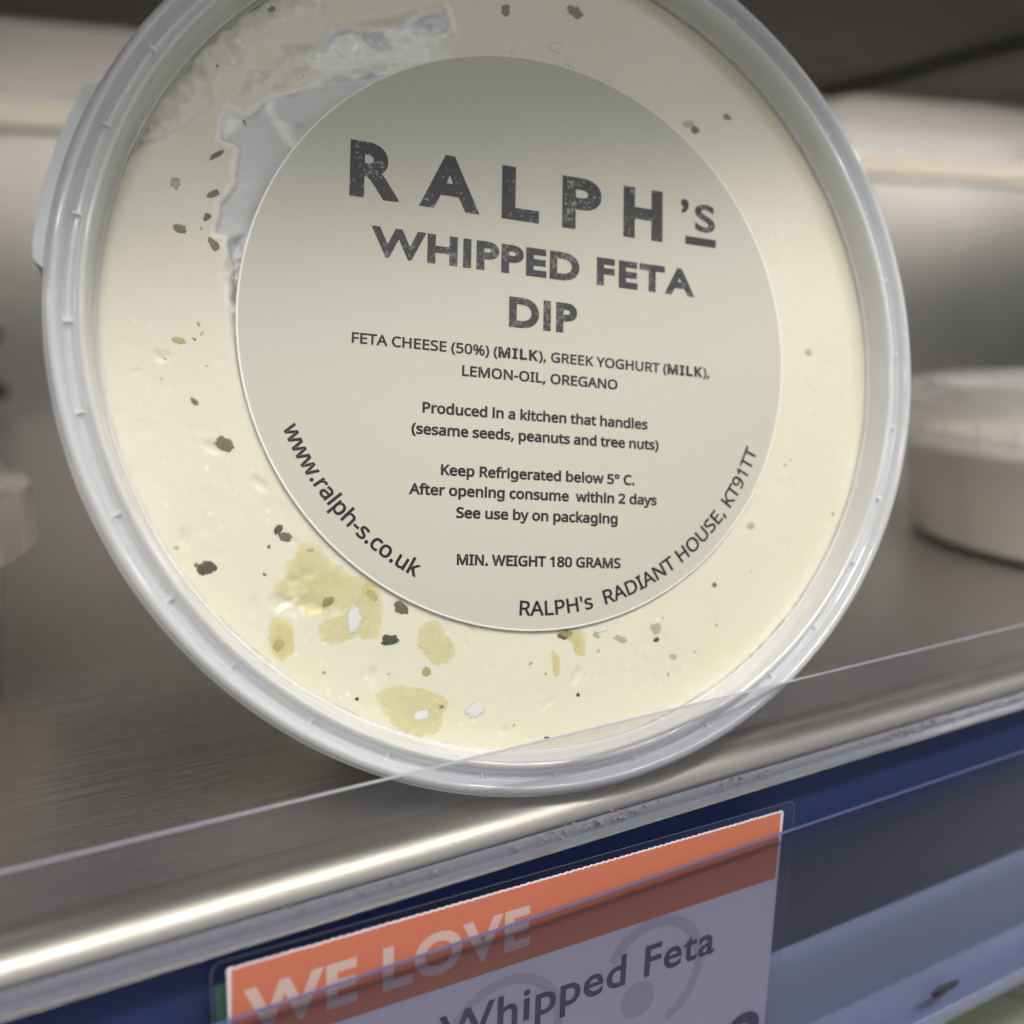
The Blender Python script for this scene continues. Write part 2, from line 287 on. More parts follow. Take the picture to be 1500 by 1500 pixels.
W|746|735,573,710,573,685,382 583,0,634,191,559,0 510,0,534,0,473,125 399,375,436,250,395,387 389,410,392,398,386,422 380,443,383,433,377,454 373,471,375,463,371,479 370,488,370,485,369,485 367,471,368,479,366,463 361,443,364,454,358,433 352,409,355,421,350,397 342,373,346,385,306,249 234,0,270,124,210,0 161,0,186,0,111,191 10,573,60,382,35,573 85,573,60,573,115,456 174,223,144,339,177,211 183,186,180,198,186,174 190,151,188,163,193,140 196,118,195,129,198,107 201,87,200,97,203,97 206,119,205,108,208,131 213,154,211,142,216,166 222,191,219,179,225,203 232,227,229,215,265,342 333,573,299,457,358,573 407,573,383,573,442,457 512,225,477,341,516,212 523,187,520,200,526,175 532,151,529,163,534,139 538,117,537,128,540,106 544,87,542,96,545,100 550,129,547,114,553,143 560,175,556,159,563,191 572,224,567,207,601,340 660,573,631,456,685,573
Y|454|227,291,177,385,277,385 376,573,326,479,402,573 454,573,428,573,390,456 263,222,327,339,263,148 263,0,263,74,239,0 191,0,215,0,191,73 191,219,191,146,127,337 0,573,64,455,26,573 79,573,52,573,128,479
a|450|231,437,203,437,283,437 347,403,322,426,372,380 385,293,385,343,385,195 385,0,385,98,368,0 334,0,351,0,329,20 320,61,325,41,319,61 317,61,318,61,304,45 279,22,292,32,266,12 234,-1,251,4,217,-6 172,-8,196,-8,147,-8 103,6,124,-3,82,15 55,48,66,29,43,67 37,119,37,91,37,162 87,219,54,195,121,242 243,257,173,254,267,257 316,259,292,258,316,268 316,285,316,276,316,321 293,359,308,345,277,373 227,380,255,380,204,380 163,370,183,377,142,363 106,347,123,356,99,365 84,400,91,383,103,410 151,426,125,419,176,433;252,208,273,209,198,206 141,182,161,197,120,167 110,119,110,146,110,95 132,66,117,77,147,55 188,49,165,49,225,49 279,79,255,59,303,99 315,172,315,130,315,184 315,210,315,197,294,209
b|493|139,461,139,511,139,443 138,410,138,426,137,394 135,373,136,382,136,373 139,373,137,373,151,391 189,419,168,406,211,431 272,437,238,437,325,437 401,381,368,418,433,344 449,215,449,289,449,166 427,91,442,125,412,58 365,17,392,33,338,0 272,-8,307,-8,238,-8 189,10,211,-2,168,23 139,55,151,37,137,55 133,55,135,55,128,36 119,0,123,18,102,0 68,0,85,0,68,203 68,609,68,406,92,609 139,609,115,609,139,560;260,379,299,379,229,379 188,361,205,373,170,350 150,308,157,332,142,285 139,217,139,254,139,216 139,214,139,215,139,161 165,93,147,121,182,65 261,51,214,51,300,51 348,93,329,65,367,121 376,216,376,162,376,270 348,338,367,310,329,365
c|385|241,-8,265,-8,203,-8 139,15,169,0,109,31 69,87,86,55,53,120 44,213,44,162,44,265 71,342,53,308,88,375 142,415,112,399,173,430 245,438,207,438,267,438 309,431,288,436,329,426 358,415,346,421,351,395 337,356,344,376,324,361 292,370,309,365,275,374 244,376,259,376,215,376 172,358,191,370,154,345 131,303,140,327,122,279 117,213,117,249,117,179 131,126,122,150,140,102 172,71,153,84,190,59 240,53,213,53,263,53 302,60,284,55,320,65 351,78,336,71,351,57 351,15,351,36,337,8 304,-2,321,2,286,-6
d|493|221,-8,243,-8,167,-8 92,48,124,11,60,85 44,214,44,140,44,288 93,381,60,344,125,419 221,438,168,438,244,438 280,429,263,435,296,424 323,407,311,416,335,397 354,374,346,386,356,374 359,374,358,374,359,381 356,405,358,392,355,419 354,438,354,430,354,495 354,609,354,552,378,609 425,609,401,609,425,406 425,0,425,203,406,0 368,0,387,0,365,19 358,58,361,38,357,58 354,58,356,58,346,45 323,24,335,34,311,15 279,1,296,7,263,-5;232,51,193,51,277,51 328,88,309,63,346,113 355,200,355,150,355,205 355,213,355,209,355,267 329,336,346,308,311,365 231,379,279,379,193,379 146,334,165,364,127,304 117,213,117,263,117,161 146,93,127,121,165,65
e|452|234,438,196,438,271,438 329,414,303,430,356,398 390,346,376,375,404,317 411,244,411,283,411,230 411,201,411,215,313,201 117,201,215,201,118,153 154,90,131,116,178,65 254,52,211,52,281,52 327,60,306,55,348,65 392,82,370,72,392,61 392,20,392,41,370,10 327,-1,349,3,306,-6 251,-8,280,-8,210,-8 143,17,174,0,112,33 70,91,88,58,53,124 44,212,44,164,44,259 68,333,52,299,84,366 134,411,106,392,163,429;233,380,257,380,200,380 154,348,173,369,134,326 119,257,122,296,192,257 338,257,265,257,338,282 326,322,334,303,319,340 292,364,308,354,277,375
f|276|266,375,266,393,230,375 158,375,194,375,158,250 158,0,158,125,134,0 87,0,111,0,87,125 87,375,87,250,62,375 12,375,37,375,12,386 12,408,12,397,37,416 87,432,62,424,87,441 87,457,87,449,87,494 104,547,93,524,115,570 152,597,131,587,172,608 227,613,198,613,244,613 274,609,260,612,288,606 310,599,300,603,304,581 292,544,298,562,283,546 262,552,273,549,251,554 228,556,240,556,204,556 175,532,187,548,164,516 158,458,158,492,158,449 158,430,158,439,194,430 266,430,230,430,266,412
g|493|221,438,165,438,249,438 297,422,274,433,320,411 355,373,339,395,357,373 359,373,358,373,362,392 369,430,366,411,388,430 425,430,406,430,425,284 425,-7,425,138,425,-48 404,-109,418,-82,390,-137 341,-172,369,-158,312,-186 233,-192,276,-192,202,-192 147,-186,173,-190,121,-181 78,-165,98,-174,78,-144 78,-100,78,-122,98,-111 149,-125,122,-119,176,-131 237,-134,206,-134,273,-134 324,-101,302,-123,345,-80 355,-13,355,-50,355,-7 355,4,355,-2,355,10 356,32,356,20,357,44 358,57,357,52,357,57 354,57,356,57,339,35 299,8,321,19,277,-3 221,-8,251,-8,166,-8 91,51,122,11,60,90 44,214,44,144,44,283 91,377,60,337,122,418;230,379,259,379,206,379 169,359,186,372,152,346 130,303,139,328,121,279 117,213,117,249,117,160 146,92,127,120,166,64 232,50,194,50,254,50 288,58,272,53,303,64 326,85,316,73,337,97 349,131,344,112,354,149 356,197,356,172,356,203 356,214,356,209,356,253 343,309,352,285,334,333 302,362,320,350,283,373
h|495|139,431,139,490,139,420 138,399,138,410,137,389 135,370,136,379,136,370 140,370,138,370,149,385 174,407,160,398,188,417 221,429,203,424,238,435 273,437,255,437,308,437 360,421,337,432,384,410 413,370,401,393,425,347 431,280,431,317,431,187 431,0,431,93,407,0 361,0,384,0,361,92 361,275,361,183,361,310 338,353,353,336,322,370 265,379,298,379,233,379 189,360,207,372,171,348 150,308,158,331,143,284 139,222,139,256,139,148 139,0,139,74,115,0 68,0,92,0,68,203 68,609,68,406,92,609 139,609,115,609,139,550
i|207|139,430,115,430,139,287 139,0,139,143,115,0 68,0,92,0,68,143 68,430,68,287,92,430;104,591,92,591,115,591 133,580,124,587,141,573 145,546,145,562,145,531 133,512,141,520,124,505 104,501,115,501,92,501 75,512,83,505,67,520 63,546,63,531,63,562 75,580,67,573,83,587
k|428|138,291,138,397,138,283 137,257,138,271,136,244 135,221,135,231,136,221 138,221,137,221,141,226 152,240,146,232,159,248 172,264,165,256,179,273 189,285,184,279,235,333 326,430,281,381,354,430 409,430,381,430,351,369 235,246,293,307,297,164 421,0,359,82,393,0 336,0,364,0,286,67 187,200,237,134,171,186 138,158,154,172,138,105 138,0,138,53,115,0 68,0,91,0,68,203 68,609,68,406,91,609 138,609,115,609,138,503
l|207|139,0,139,203,115,0 68,0,92,0,68,203 68,609,68,406,92,609 139,609,115,609,139,406
m|750|540,438,512,438,588,438 649,401,625,425,673,376 685,280,685,335,685,187 685,0,685,93,662,0 615,0,638,0,615,92 615,277,615,184,615,310 594,353,608,336,580,370 528,379,558,379,486,379 438,342,456,366,420,318 411,237,411,283,411,158 411,0,411,79,388,0 342,0,365,0,342,92 342,277,342,184,342,299 332,333,338,318,326,348 303,367,316,360,290,375 253,379,274,379,225,379 185,360,202,372,169,348 150,308,157,331,142,285 139,223,139,257,139,149 139,0,139,74,115,0 68,0,92,0,68,143 68,430,68,287,87,430 125,430,106,430,129,410 136,371,132,391,137,371 140,371,138,371,149,386 173,409,160,399,186,418 217,431,200,426,233,435 266,438,249,438,299,438 349,420,327,432,371,408 398,366,388,390,399,366 402,366,400,366,416,390 461,420,436,408,486,432
n|495|275,438,257,438,326,438 391,401,365,425,418,376 431,280,431,335,431,187 431,0,431,93,407,0 361,0,384,0,361,92 361,275,361,183,361,310 338,353,353,336,322,370 265,379,298,379,217,379 166,338,184,365,148,312 139,223,139,273,139,149 139,0,139,74,115,0 68,0,92,0,68,143 68,430,68,287,87,430 125,430,106,430,129,410 136,371,132,391,137,371 140,371,138,371,149,386 175,409,161,399,189,418 222,431,205,426,239,435
o|485|442,216,442,263,442,180 428,121,437,148,418,93 388,51,405,70,370,31 324,7,349,17,300,-3 241,-8,272,-8,213,-8 163,7,187,-3,139,17 100,51,118,31,83,70 59,121,69,93,49,148 44,216,44,180,44,263 68,336,52,304,84,369 137,412,107,394,167,429 244,438,203,438,283,438 347,412,317,429,377,394 417,336,400,369,433,304;117,216,117,267,117,182 130,128,121,153,139,103 172,71,153,84,190,57 243,51,214,51,272,51 314,71,296,57,333,84 356,128,347,103,364,153 369,216,369,182,369,250 355,303,364,279,346,327 314,359,332,346,296,372 242,379,272,379,198,379 147,335,167,364,127,306
p|493|273,438,250,438,326,438 401,383,368,419,433,346 449,216,449,290,449,167 427,93,442,126,412,59 365,17,392,34,339,0 272,-8,308,-8,250,-8 213,1,230,-5,196,7 170,24,182,14,158,33 139,55,147,43,137,55 134,55,136,55,135,45 137,20,136,34,138,6 139,-16,139,-6,139,-75 139,-192,139,-134,115,-192 68,-192,92,-192,68,15 68,430,68,222,87,430 126,430,107,430,129,410 136,371,132,391,137,371 139,371,138,371,147,384 170,405,158,395,182,415 213,429,196,423,230,435;260,379,299,379,231,379 190,362,208,373,172,351 152,313,160,335,144,291 139,229,139,263,139,225 139,216,139,220,139,180 150,126,142,150,157,101 188,70,170,83,206,57 261,51,230,51,288,51 326,72,309,58,343,87 364,131,355,106,372,156 376,217,376,184,376,266 348,334,367,305,329,364
r|331|269,438,249,438,277,438 295,437,285,437,304,436 319,433,312,435,316,411 310,368,313,390,303,370 287,372,296,371,279,373 264,374,271,374,247,374 217,363,231,370,202,356 176,334,188,347,165,321 149,289,155,306,142,271 139,229,139,251,139,153 139,0,139,76,115,0 68,0,92,0,68,143 68,430,68,287,87,430 126,430,107,430,129,404 134,351,131,377,135,351 137,351,136,351,146,367 170,395,157,382,183,408 214,426,198,418,231,434
s|384|348,119,348,142,348,91 327,49,341,68,313,30 268,6,294,16,242,-3 176,-8,212,-8,146,-8 99,-1,121,-6,77,4 42,19,58,11,42,41 42,83,42,62,59,75 104,60,80,67,128,53 178,49,153,49,214,49 256,66,240,55,272,78 280,112,280,93,280,123 271,141,277,133,265,150 239,167,255,158,224,175 174,196,202,185,146,206 103,228,122,217,83,238 57,266,68,251,46,281 41,324,41,300,41,360 85,408,56,388,115,428 202,438,154,438,228,438 275,430,253,435,298,425 339,409,319,418,331,390 315,353,323,372,297,360 258,372,278,367,238,377 197,380,218,380,168,380 131,366,146,375,116,357 108,328,108,344,108,316 119,298,112,306,126,290 154,274,137,282,170,266 219,246,191,256,246,236 289,215,269,226,308,204 333,176,323,191,343,161
t|289|212,50,192,50,222,50 245,53,233,51,256,54 272,59,265,56,272,41 272,5,272,23,264,1 240,-4,254,-2,226,-7 200,-8,213,-8,177,-8 138,4,157,-4,119,11 91,44,103,25,80,63 74,125,74,90,74,209 74,375,74,292,53,375 13,375,33,375,13,387 13,409,13,398,33,418 75,437,54,428,84,468 103,528,93,498,117,528 144,528,130,528,144,496 144,430,144,463,186,430 269,430,227,430,269,412 269,375,269,393,227,375 144,375,186,375,144,292 144,127,144,210,144,101 163,69,151,81,176,56
u|495|427,430,404,430,427,287 427,0,427,143,408,0 370,0,389,0,366,19 359,57,363,38,358,57 356,57,357,57,347,42 321,20,335,30,306,10 273,-1,291,3,256,-6 220,-8,238,-8,186,-8 134,8,157,-3,110,19 81,59,93,36,69,82 63,148,63,112,63,242 63,430,63,336,87,430 135,430,111,430,135,338 135,153,135,245,135,119 158,76,142,93,173,59 230,51,198,51,262,51 306,69,287,57,324,81 345,121,337,98,353,145 357,206,357,173,357,281 357,430,357,355,380,430
w|630|346,243,370,162,342,254 336,276,339,265,333,287 328,308,330,298,325,317 321,335,323,327,319,344 316,357,317,351,315,357 313,357,314,357,312,351 308,335,310,344,306,327 302,307,304,317,300,297 294,275,297,286,291,265 284,242,288,253,258,162 207,1,233,81,180,1 127,1,153,1,87,144 9,431,48,287,33,431 82,431,57,431,102,354 141,201,121,278,145,186 153,154,149,170,157,139 163,109,160,124,166,95 169,73,168,83,170,73 172,73,171,73,174,79 178,97,176,87,180,107 185,128,182,117,187,138 193,160,190,149,196,170 201,188,199,180,227,269 277,431,252,350,303,431 354,431,329,431,379,350 428,188,404,269,432,176 440,149,436,163,444,135 451,109,447,122,454,96 457,74,456,84,458,74 460,74,459,74,461,83 466,108,463,94,469,121 477,153,473,136,481,169 489,201,485,185,509,278 549,431,529,354,573,431 621,431,597,431,582,287 502,1,542,144,474,1 419,1,447,1,395,82
y|409|1,430,59,286,26,430 76,430,51,430,107,348 169,185,138,267,175,171 184,144,179,157,189,130 196,105,193,117,200,92 205,68,203,80,206,68 209,68,207,68,212,82 224,121,217,99,231,142 245,186,238,164,275,267 333,430,304,349,358,430 409,430,384,430,347,267 224,-59,285,104,214,-86 188,-130,202,-109,174,-150 138,-176,158,-165,119,-187 67,-192,95,-192,55,-192 34,-190,43,-192,24,-189 9,-186,16,-188,9,-167 9,-130,9,-149,15,-131 30,-133,22,-132,38,-134 56,-135,47,-135,73,-135 99,-126,87,-132,111,-119 130,-99,121,-111,138,-88 152,-59,146,-74,159,-40 174,-2,167,-21,116,142
°|343|172,334,197,334,146,334 105,350,124,340,86,360 60,393,71,375,49,412 44,457,44,433,44,482 60,522,49,503,70,540 104,565,85,555,123,575 172,581,145,581,197,581 238,565,219,575,257,555 283,522,272,540,294,503 299,457,299,482,299,433 283,393,294,412,272,375 238,350,257,360,219,340;172,382,146,382,198,382 229,403,217,389,241,416 247,457,247,435,247,481 228,513,241,499,216,527 172,534,197,534,146,534 115,513,127,527,102,499 96,457,96,481,96,435 115,403,102,416,127,389
 |209|'''
GLYPHS_B = r'''9|500|187,-9,167,15,347,89 461,442,461,277,461,585 244,691,370,691,118,691 36,489,36,590,36,378 229,290,121,290,265,290 335,319,305,301,316,233 127,63,242,138,147,39;134,490,134,431,134,553 246,598,181,598,309,598 360,475,360,541,360,458 355,420,360,444,318,394 250,383,279,383,186,383
A|667|362,686,464,457,339,686 293,686,316,686,195,457 0,0,98,229,33,0 100,0,67,0,129,67 186,201,157,134,283,201 476,201,379,201,506,134 567,0,537,67,600,0 667,0,634,0,565,229;326,536,292,454,363,454 436,289,399,371,365,289 224,289,295,289,258,371
D|750|76,0,76,227,165,0 342,0,253,0,567,0 704,341,704,166,704,502 341,682,593,682,253,682 76,682,164,682,76,455;174,594,174,425,224,594 325,594,275,594,516,594 603,341,603,478,603,257 330,88,552,88,278,88 174,88,226,88,174,257
E|500|462,682,462,653,333,682 75,682,204,682,75,455 75,0,75,227,207,0 471,0,339,0,471,29 471,88,471,59,372,88 173,88,272,88,173,159 173,300,173,229,266,300 452,300,359,300,452,329 452,388,452,359,359,388 173,388,266,388,173,457 173,594,173,525,269,594 462,594,366,594,462,623
F|469|440,682,440,653,319,682 76,682,197,682,76,455 76,0,76,227,109,0 174,0,141,0,174,106 174,317,174,211,263,317 440,317,351,317,440,346 440,405,440,376,351,405 174,405,263,405,174,468 174,594,174,531,263,594 440,594,351,594,440,623
H|729|653,682,653,455,620,682 555,682,588,682,555,583 555,385,555,484,428,385 173,385,300,385,173,484 173,682,173,583,140,682 75,682,108,682,75,455 75,0,75,227,108,0 173,0,140,0,173,99 173,297,173,198,300,297 555,297,428,297,555,198 555,0,555,99,588,0 653,0,620,0,653,227
I|250|174,682,174,455,141,682 76,682,109,682,76,455 76,0,76,227,109,0 174,0,141,0,174,227
L|490|172,682,172,484,139,682 74,682,107,682,74,455 74,0,74,227,209,0 480,0,345,0,480,29 480,88,480,59,377,88 172,88,275,88,172,286
O|823|45,341,45,530,45,156 409,-9,186,-9,640,-9 778,341,778,157,778,531 411,691,636,691,190,691;146,341,146,192,146,491 411,601,259,601,564,601 677,341,677,491,677,192 411,81,564,81,259,81
P|510|70,682,141,682,70,455 70,0,70,227,103,0 168,0,135,0,168,98 168,295,168,197,202,295 270,295,236,295,428,295 500,486,500,379,500,594 283,682,432,682,212,682;168,594,168,524,206,594 283,594,245,594,372,594 399,490,399,540,399,422 279,383,352,383,242,383 168,383,205,383,168,453
R|604|77,682,134,682,77,455 77,0,77,227,110,0 175,0,142,0,175,99 175,296,175,197,189,296 216,296,202,296,266,296 397,140,307,280,427,93 487,0,457,47,526,0 604,0,565,0,557,65 511,135,540,88,459,220 359,324,421,283,432,353 473,491,473,412,473,609 249,682,387,682,192,682;175,598,175,527,196,598 238,598,217,598,333,598 372,495,371,559,373,438 238,384,343,384,217,384 175,384,196,384,175,455
S|458|399,643,399,606,351,675 247,691,299,691,122,691 40,509,40,620,40,322 335,165,335,306,335,127 224,79,300,79,157,79 44,178,94,114,44,137 44,54,44,95,101,11 235,-9,161,-9,345,-9 426,176,426,69,426,393 131,522,131,391,131,570 239,603,176,603,285,603 399,532,341,587,399,569
T|604|587,682,587,653,397,682 17,682,207,682,17,653 17,594,17,623,96,594 253,594,174,594,253,396 253,0,253,198,286,0 351,0,318,0,351,198 351,594,351,396,430,594 587,594,508,594,587,623
V|604|604,682,508,453,572,682 507,682,539,682,439,522 303,203,371,363,235,363 98,682,166,522,65,682 0,682,33,682,98,453 295,-6,197,223,302,-6 315,-6,308,-6,411,223
W|1042|1041,682,949,453,1009,682 944,682,976,682,882,525 758,212,820,369,695,369 568,682,631,525,537,682 475,682,506,682,412,525 286,212,349,369,223,369 98,682,161,525,65,682 0,682,33,682,92,453 276,-6,184,223,282,-6 295,-6,289,-6,370,180 521,552,446,366,596,366 745,-6,670,180,751,-6 764,-6,758,-6,856,223
a|427|411,80,411,62,391,65 364,56,373,56,353,56 347,79,347,62,347,156 347,310,347,233,347,412 184,458,275,458,119,458 35,397,70,438,35,365 35,300,35,332,78,351 177,374,128,374,231,374 258,295,258,351,258,287 258,271,258,279,232,262 179,243,205,252,107,217 26,101,26,190,26,43 136,-9,70,-9,177,-9 257,37,218,6,265,5 325,-9,286,-9,353,-9 411,26,370,-1,411,44;258,91,258,135,234,68 180,54,208,54,143,54 116,117,116,80,116,170 258,222,182,196,258,178
d|510|451,682,451,455,421,682 362,682,392,682,362,601 362,440,362,521,326,453 268,458,298,458,137,458 44,235,44,365,44,91 262,0,128,0,325,0 451,0,388,0,451,227;362,75,362,170,332,75 272,75,302,75,169,75 135,222,135,138,135,316 279,378,193,378,309,378 362,361,332,373,362,266
e|479|438,130,438,101,386,96 281,76,335,76,195,76 130,211,144,122,235,211 446,211,341,211,446,377 251,458,370,458,127,458 41,230,41,366,41,106 259,-9,119,-9,335,-9 438,44,384,8,438,73;132,270,207,270,144,341 253,381,185,381,316,381 358,270,355,338,283,270
h|500|150,682,150,585,120,682 61,682,91,682,61,455 61,0,61,227,91,0 150,0,120,0,150,107 150,322,150,215,192,369 262,387,223,387,316,387 350,278,350,344,350,185 350,0,350,93,380,0 439,0,409,0,439,92 439,275,439,183,439,398 286,458,374,458,236,458 152,390,186,433,151,390 150,390,151,390,150,487
i|219|154,449,154,299,124,449 65,449,95,449,65,299 65,0,65,150,95,0 154,0,124,0,154,150;163,585,163,556,163,614 110,638,139,638,81,638 57,585,57,614,57,556 110,532,81,532,139,532
p|500|146,11,146,-69,180,-3 236,-9,207,-9,369,-9 464,221,464,86,464,369 211,449,375,449,160,449 57,449,108,449,57,223 57,-230,57,-4,87,-230 146,-230,116,-230,146,-150;146,369,146,276,173,369 227,369,200,369,324,369 373,222,373,315,373,135 230,71,313,71,202,71 146,91,173,78,146,184
t|333|167,542,167,511,111,488 0,379,56,433,0,376 0,369,0,372,26,369 78,369,52,369,78,290 78,132,78,211,78,51 224,-9,127,-9,253,-9 332,21,301,4,332,49 332,104,332,76,296,82 231,71,263,71,205,71 167,139,167,86,167,216 167,369,167,292,214,369 309,369,262,369,309,396 309,449,309,422,262,449 167,449,214,449,167,480
’|219|59,445,59,451,133,467 173,598,173,524,173,649 106,691,147,691,72,691 46,630,46,670,46,598 99,571,67,575,101,531 59,464,100,499,59,458
 |278|'''

M_PANEL = make_clear('clear_lid_panel', (0.985, 0.985, 0.985), 0.0, (0.8, 0.8, 0.8), 0.12, 0.45, 0.05)
M_RIM = mat_frosted('translucent_lid_plastic', (0.98,0.985,0.99), 0.52, (0.95,0.965,0.99), 0.05, 0.6)
M_RIMW = mat_frosted('milky_lid_plastic', (0.98,0.98,0.98), 0.55, (0.95,0.95,0.93), 0.06, 0.4)
M_BODY = mat_frosted('translucent_tub_plastic', (0.98, 0.98, 0.98), 0.2, (0.92, 0.92, 0.92), 0.12, 0.15)

def mat_brushed(name, base, rough, scale, strength, metal=1.0):
    m = NT(name); co = m.coord(scale)
    n1 = m.noise(co, 420, 6, 0.75); n2 = m.noise(m.coord((1, 1, 1)), 14, 3)
    rr = m.math('MULTIPLY_ADD', n2, 0.14, c=rough - 0.07)
    col = m.mixc(n1, tuple(c * 0.9 for c in base), tuple(min(1, c * 1.08) for c in base))
    return m.done(m.pr(col, rr, m.bump(n1, strength, 0.0004), Metallic=metal))
M_STEEL = mat_brushed('brushed_shelf_steel', (0.46, 0.447, 0.43), 0.22, (0.05, 1, 1), 0.5, 0.9)
M_NOSE = mat_brushed('smooth_steel_lip', (0.38, 0.355, 0.30), 0.34, (0.03, 1, 1), 0.08, 0.92)
M_BACK = mat_brushed('back_wall_steel', (0.235, 0.227, 0.22), 0.38, (0.2, 1, 1), 0.1)
M_HOLE = simple('dark_hole', (0.012, 0.012, 0.013), 0.8)
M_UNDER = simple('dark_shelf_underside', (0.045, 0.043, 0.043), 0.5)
M_RIBDARK = simple('black_joint', (0.012, 0.014, 0.015), 0.6)

# ------------------------------------------------------------------ the setting: shelf, back wall
sh = MB()
r = 6.0; y0 = 88.4
prof = [(640, 0), (y0 + r, 0)] + arc(y0 + r, -r, r, 90, 180, 10)[1:] + [(y0, -28), (y0 + 1.2, -28), (y0 + 1.2, -r)] \
       + [(y0 + r, -1.2), (640, -1.2)]
ms = [0] + [1] * (len(prof) - 1)
sh.extrude_x(prof, -420, 900, ms=ms)
shelf = sh.build('shelf', [M_STEEL, M_NOSE]); tag(shelf, kind='structure')

WA, WB = Vector((12, 620, 0)), Vector((544, 537, 0))
wd = (WB - WA).normalized(); wn = Vector((wd.y, -wd.x, 0))    # wn faces the camera
wall_m = Matrix((wd, -wn, Vector((0, 0, 1)))).transposed().to_4x4(); wall_m.translation = WA * MM
bw = MB()
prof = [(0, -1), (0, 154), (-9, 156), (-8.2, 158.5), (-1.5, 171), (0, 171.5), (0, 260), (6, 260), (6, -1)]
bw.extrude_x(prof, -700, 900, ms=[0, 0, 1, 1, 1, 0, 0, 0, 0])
for i in range(9):
    for j in range(6):
        x, z = -15 - i * 32, 12.5 + j * 32
        if z > 140: continue
        ring = [(x + 5.5 * math.cos(a * math.pi / 8), -0.6, z + 5.5 * math.sin(a * math.pi / 8)) for a in range(16)]
        bw.add(ring, [tuple(range(16))], 2)

back = bw.build('back_wall', [M_BACK, simple('painted_highlight_ledge', (0.95, 0.87, 0.75), 0.3), M_HOLE]); back.matrix_world = wall_m; tag(back, kind='structure')  # pale ledge: the wall's bright highlight band put in as colour and shape
us = MB()
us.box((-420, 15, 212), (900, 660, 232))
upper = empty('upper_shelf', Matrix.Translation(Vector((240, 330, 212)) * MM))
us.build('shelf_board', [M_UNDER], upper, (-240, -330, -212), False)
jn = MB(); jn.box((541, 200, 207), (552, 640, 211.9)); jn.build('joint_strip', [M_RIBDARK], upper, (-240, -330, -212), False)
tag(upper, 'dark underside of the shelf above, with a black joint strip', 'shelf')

# ------------------------------------------------------------------ writing
def parse(txt):
    G = {}
    for line in txt.strip('\n').split('\n'):
        ch, adv, sp = line[0], *line[2:].split('|')
        G[ch] = (int(adv) / 1000, [[[int(q) / 1000 for q in p.split(',')] for p in s.split(' ')] for s in sp.split(';')] if sp else [])
    return G
GN, GB = parse(GLYPHS_N), parse(GLYPHS_B)
def width(s, G, track=0): return sum(G[c][0] + track for c in s) - track
def flatten(s, fn, res=6):
    """bezier outline -> list of mapped 2-D points without doubles"""
    out = []; n = len(s)
    for i in range(n):
        p, q = s[i], s[(i + 1) % n]
        a, h1, h2, c = Vector(p[0:2]), Vector(p[4:6]), Vector(q[2:4]), Vector(q[0:2])
        straight = max(abs((h1 - a).cross(c - a)) if (c - a).length else 0, abs((h2 - a).cross(c - a)) if (c - a).length else 0) < 1e-3 * max((c - a).length, 1e-6)
        for k in range(1 if straight else res):
            t = k / res; u = 1 - t
            v = a * u ** 3 + h1 * 3 * u * u * t + h2 * 3 * u * t * t + c * t ** 3
            v = Vector(fn(v.x, v.y))
            if not out or (v - out[-1]).length > 0.004: out.append(v)
    if (out[0] - out[-1]).length < 0.004: out.pop()
    return out
def area(P): return 0.5 * sum(P[i - 1].cross(P[i]) for i in range(len(P)))
def fatten(P, d):
    """move an outline out to its right-hand side by d (outer outlines run clockwise after orient())"""
    n = len(P); out = []
    for i in range(n):
        e1 = (P[i] - P[i - 1]).normalized(); e2 = (P[(i + 1) % n] - P[i]).normalized()
        n1 = Vector((e1.y, -e1.x)); n2 = Vector((e2.y, -e2.x)); m = n1 + n2
        if m.length < 1e-6: out.append(P[i] + n1 * d); continue
        m.normalize(); k = min(1 / max(m.dot(n1), 0.3), 1.8)
        out.append(P[i] + m * d * k)
    return out
def within(pt, P):
    c = False
    for i in range(len(P)):
        a, b_ = P[i - 1], P[i]
        if (a.y > pt.y) != (b_.y > pt.y) and pt.x < (b_.x - a.x) * (pt.y - a.y) / (b_.y - a.y) + a.x: c = not c
    return c
from mathutils.geometry import delaunay_2d_cdt
def text_mesh(name, glyphs, mat, parent, bold=0.0, z=0.16, offset=(0, 0, 0)):
    """one flat printed mesh. glyphs: list of (splines, function mapping font units to millimetres)"""
    V = []; Fc = []
    for sp, fn in glyphs:
        outs = [flatten(s, fn) for s in sp]; outs = [o for o in outs if len(o) > 2]
        depth = [sum(within(o[0], q) for q in outs if q is not o) for o in outs]
        done = []
        for o, d in zip(outs, depth):
            if (area(o) > 0) != (d % 2 == 0): o = o[::-1]       # outlines counter-clockwise, holes clockwise
            done.append(fatten(o, bold))
        for i, (o, d) in enumerate(zip(done, depth)):
            if d % 2: continue
            loops = [o] + [q for q, e_ in zip(done, depth) if e_ == d + 1 and within(q[0], o)]
            pts = []; ed = []
            for l in loops:
                s0 = len(pts); pts += [Vector((p.x, p.y)) for p in l]
                ed += [(s0 + k, s0 + (k + 1) % len(l)) for k in range(len(l))]
            vo, _, fo = delaunay_2d_cdt(pts, ed, [], 1, 1e-5)[:3]
            base = len(V); V += [(p.x, p.y, z) for p in vo]
            for t in fo:
                a, b_, c = (vo[k] for k in t[:3])
                if sum(within((a + b_ + c) / 3, l) for l in loops) % 2 == 0: continue
                Fc.append(tuple(base + k for k in (t if (b_ - a).cross(c - a) > 0 else t[::-1])))
    return mesh_obj(name, V, Fc, mat, parent, offset, False)
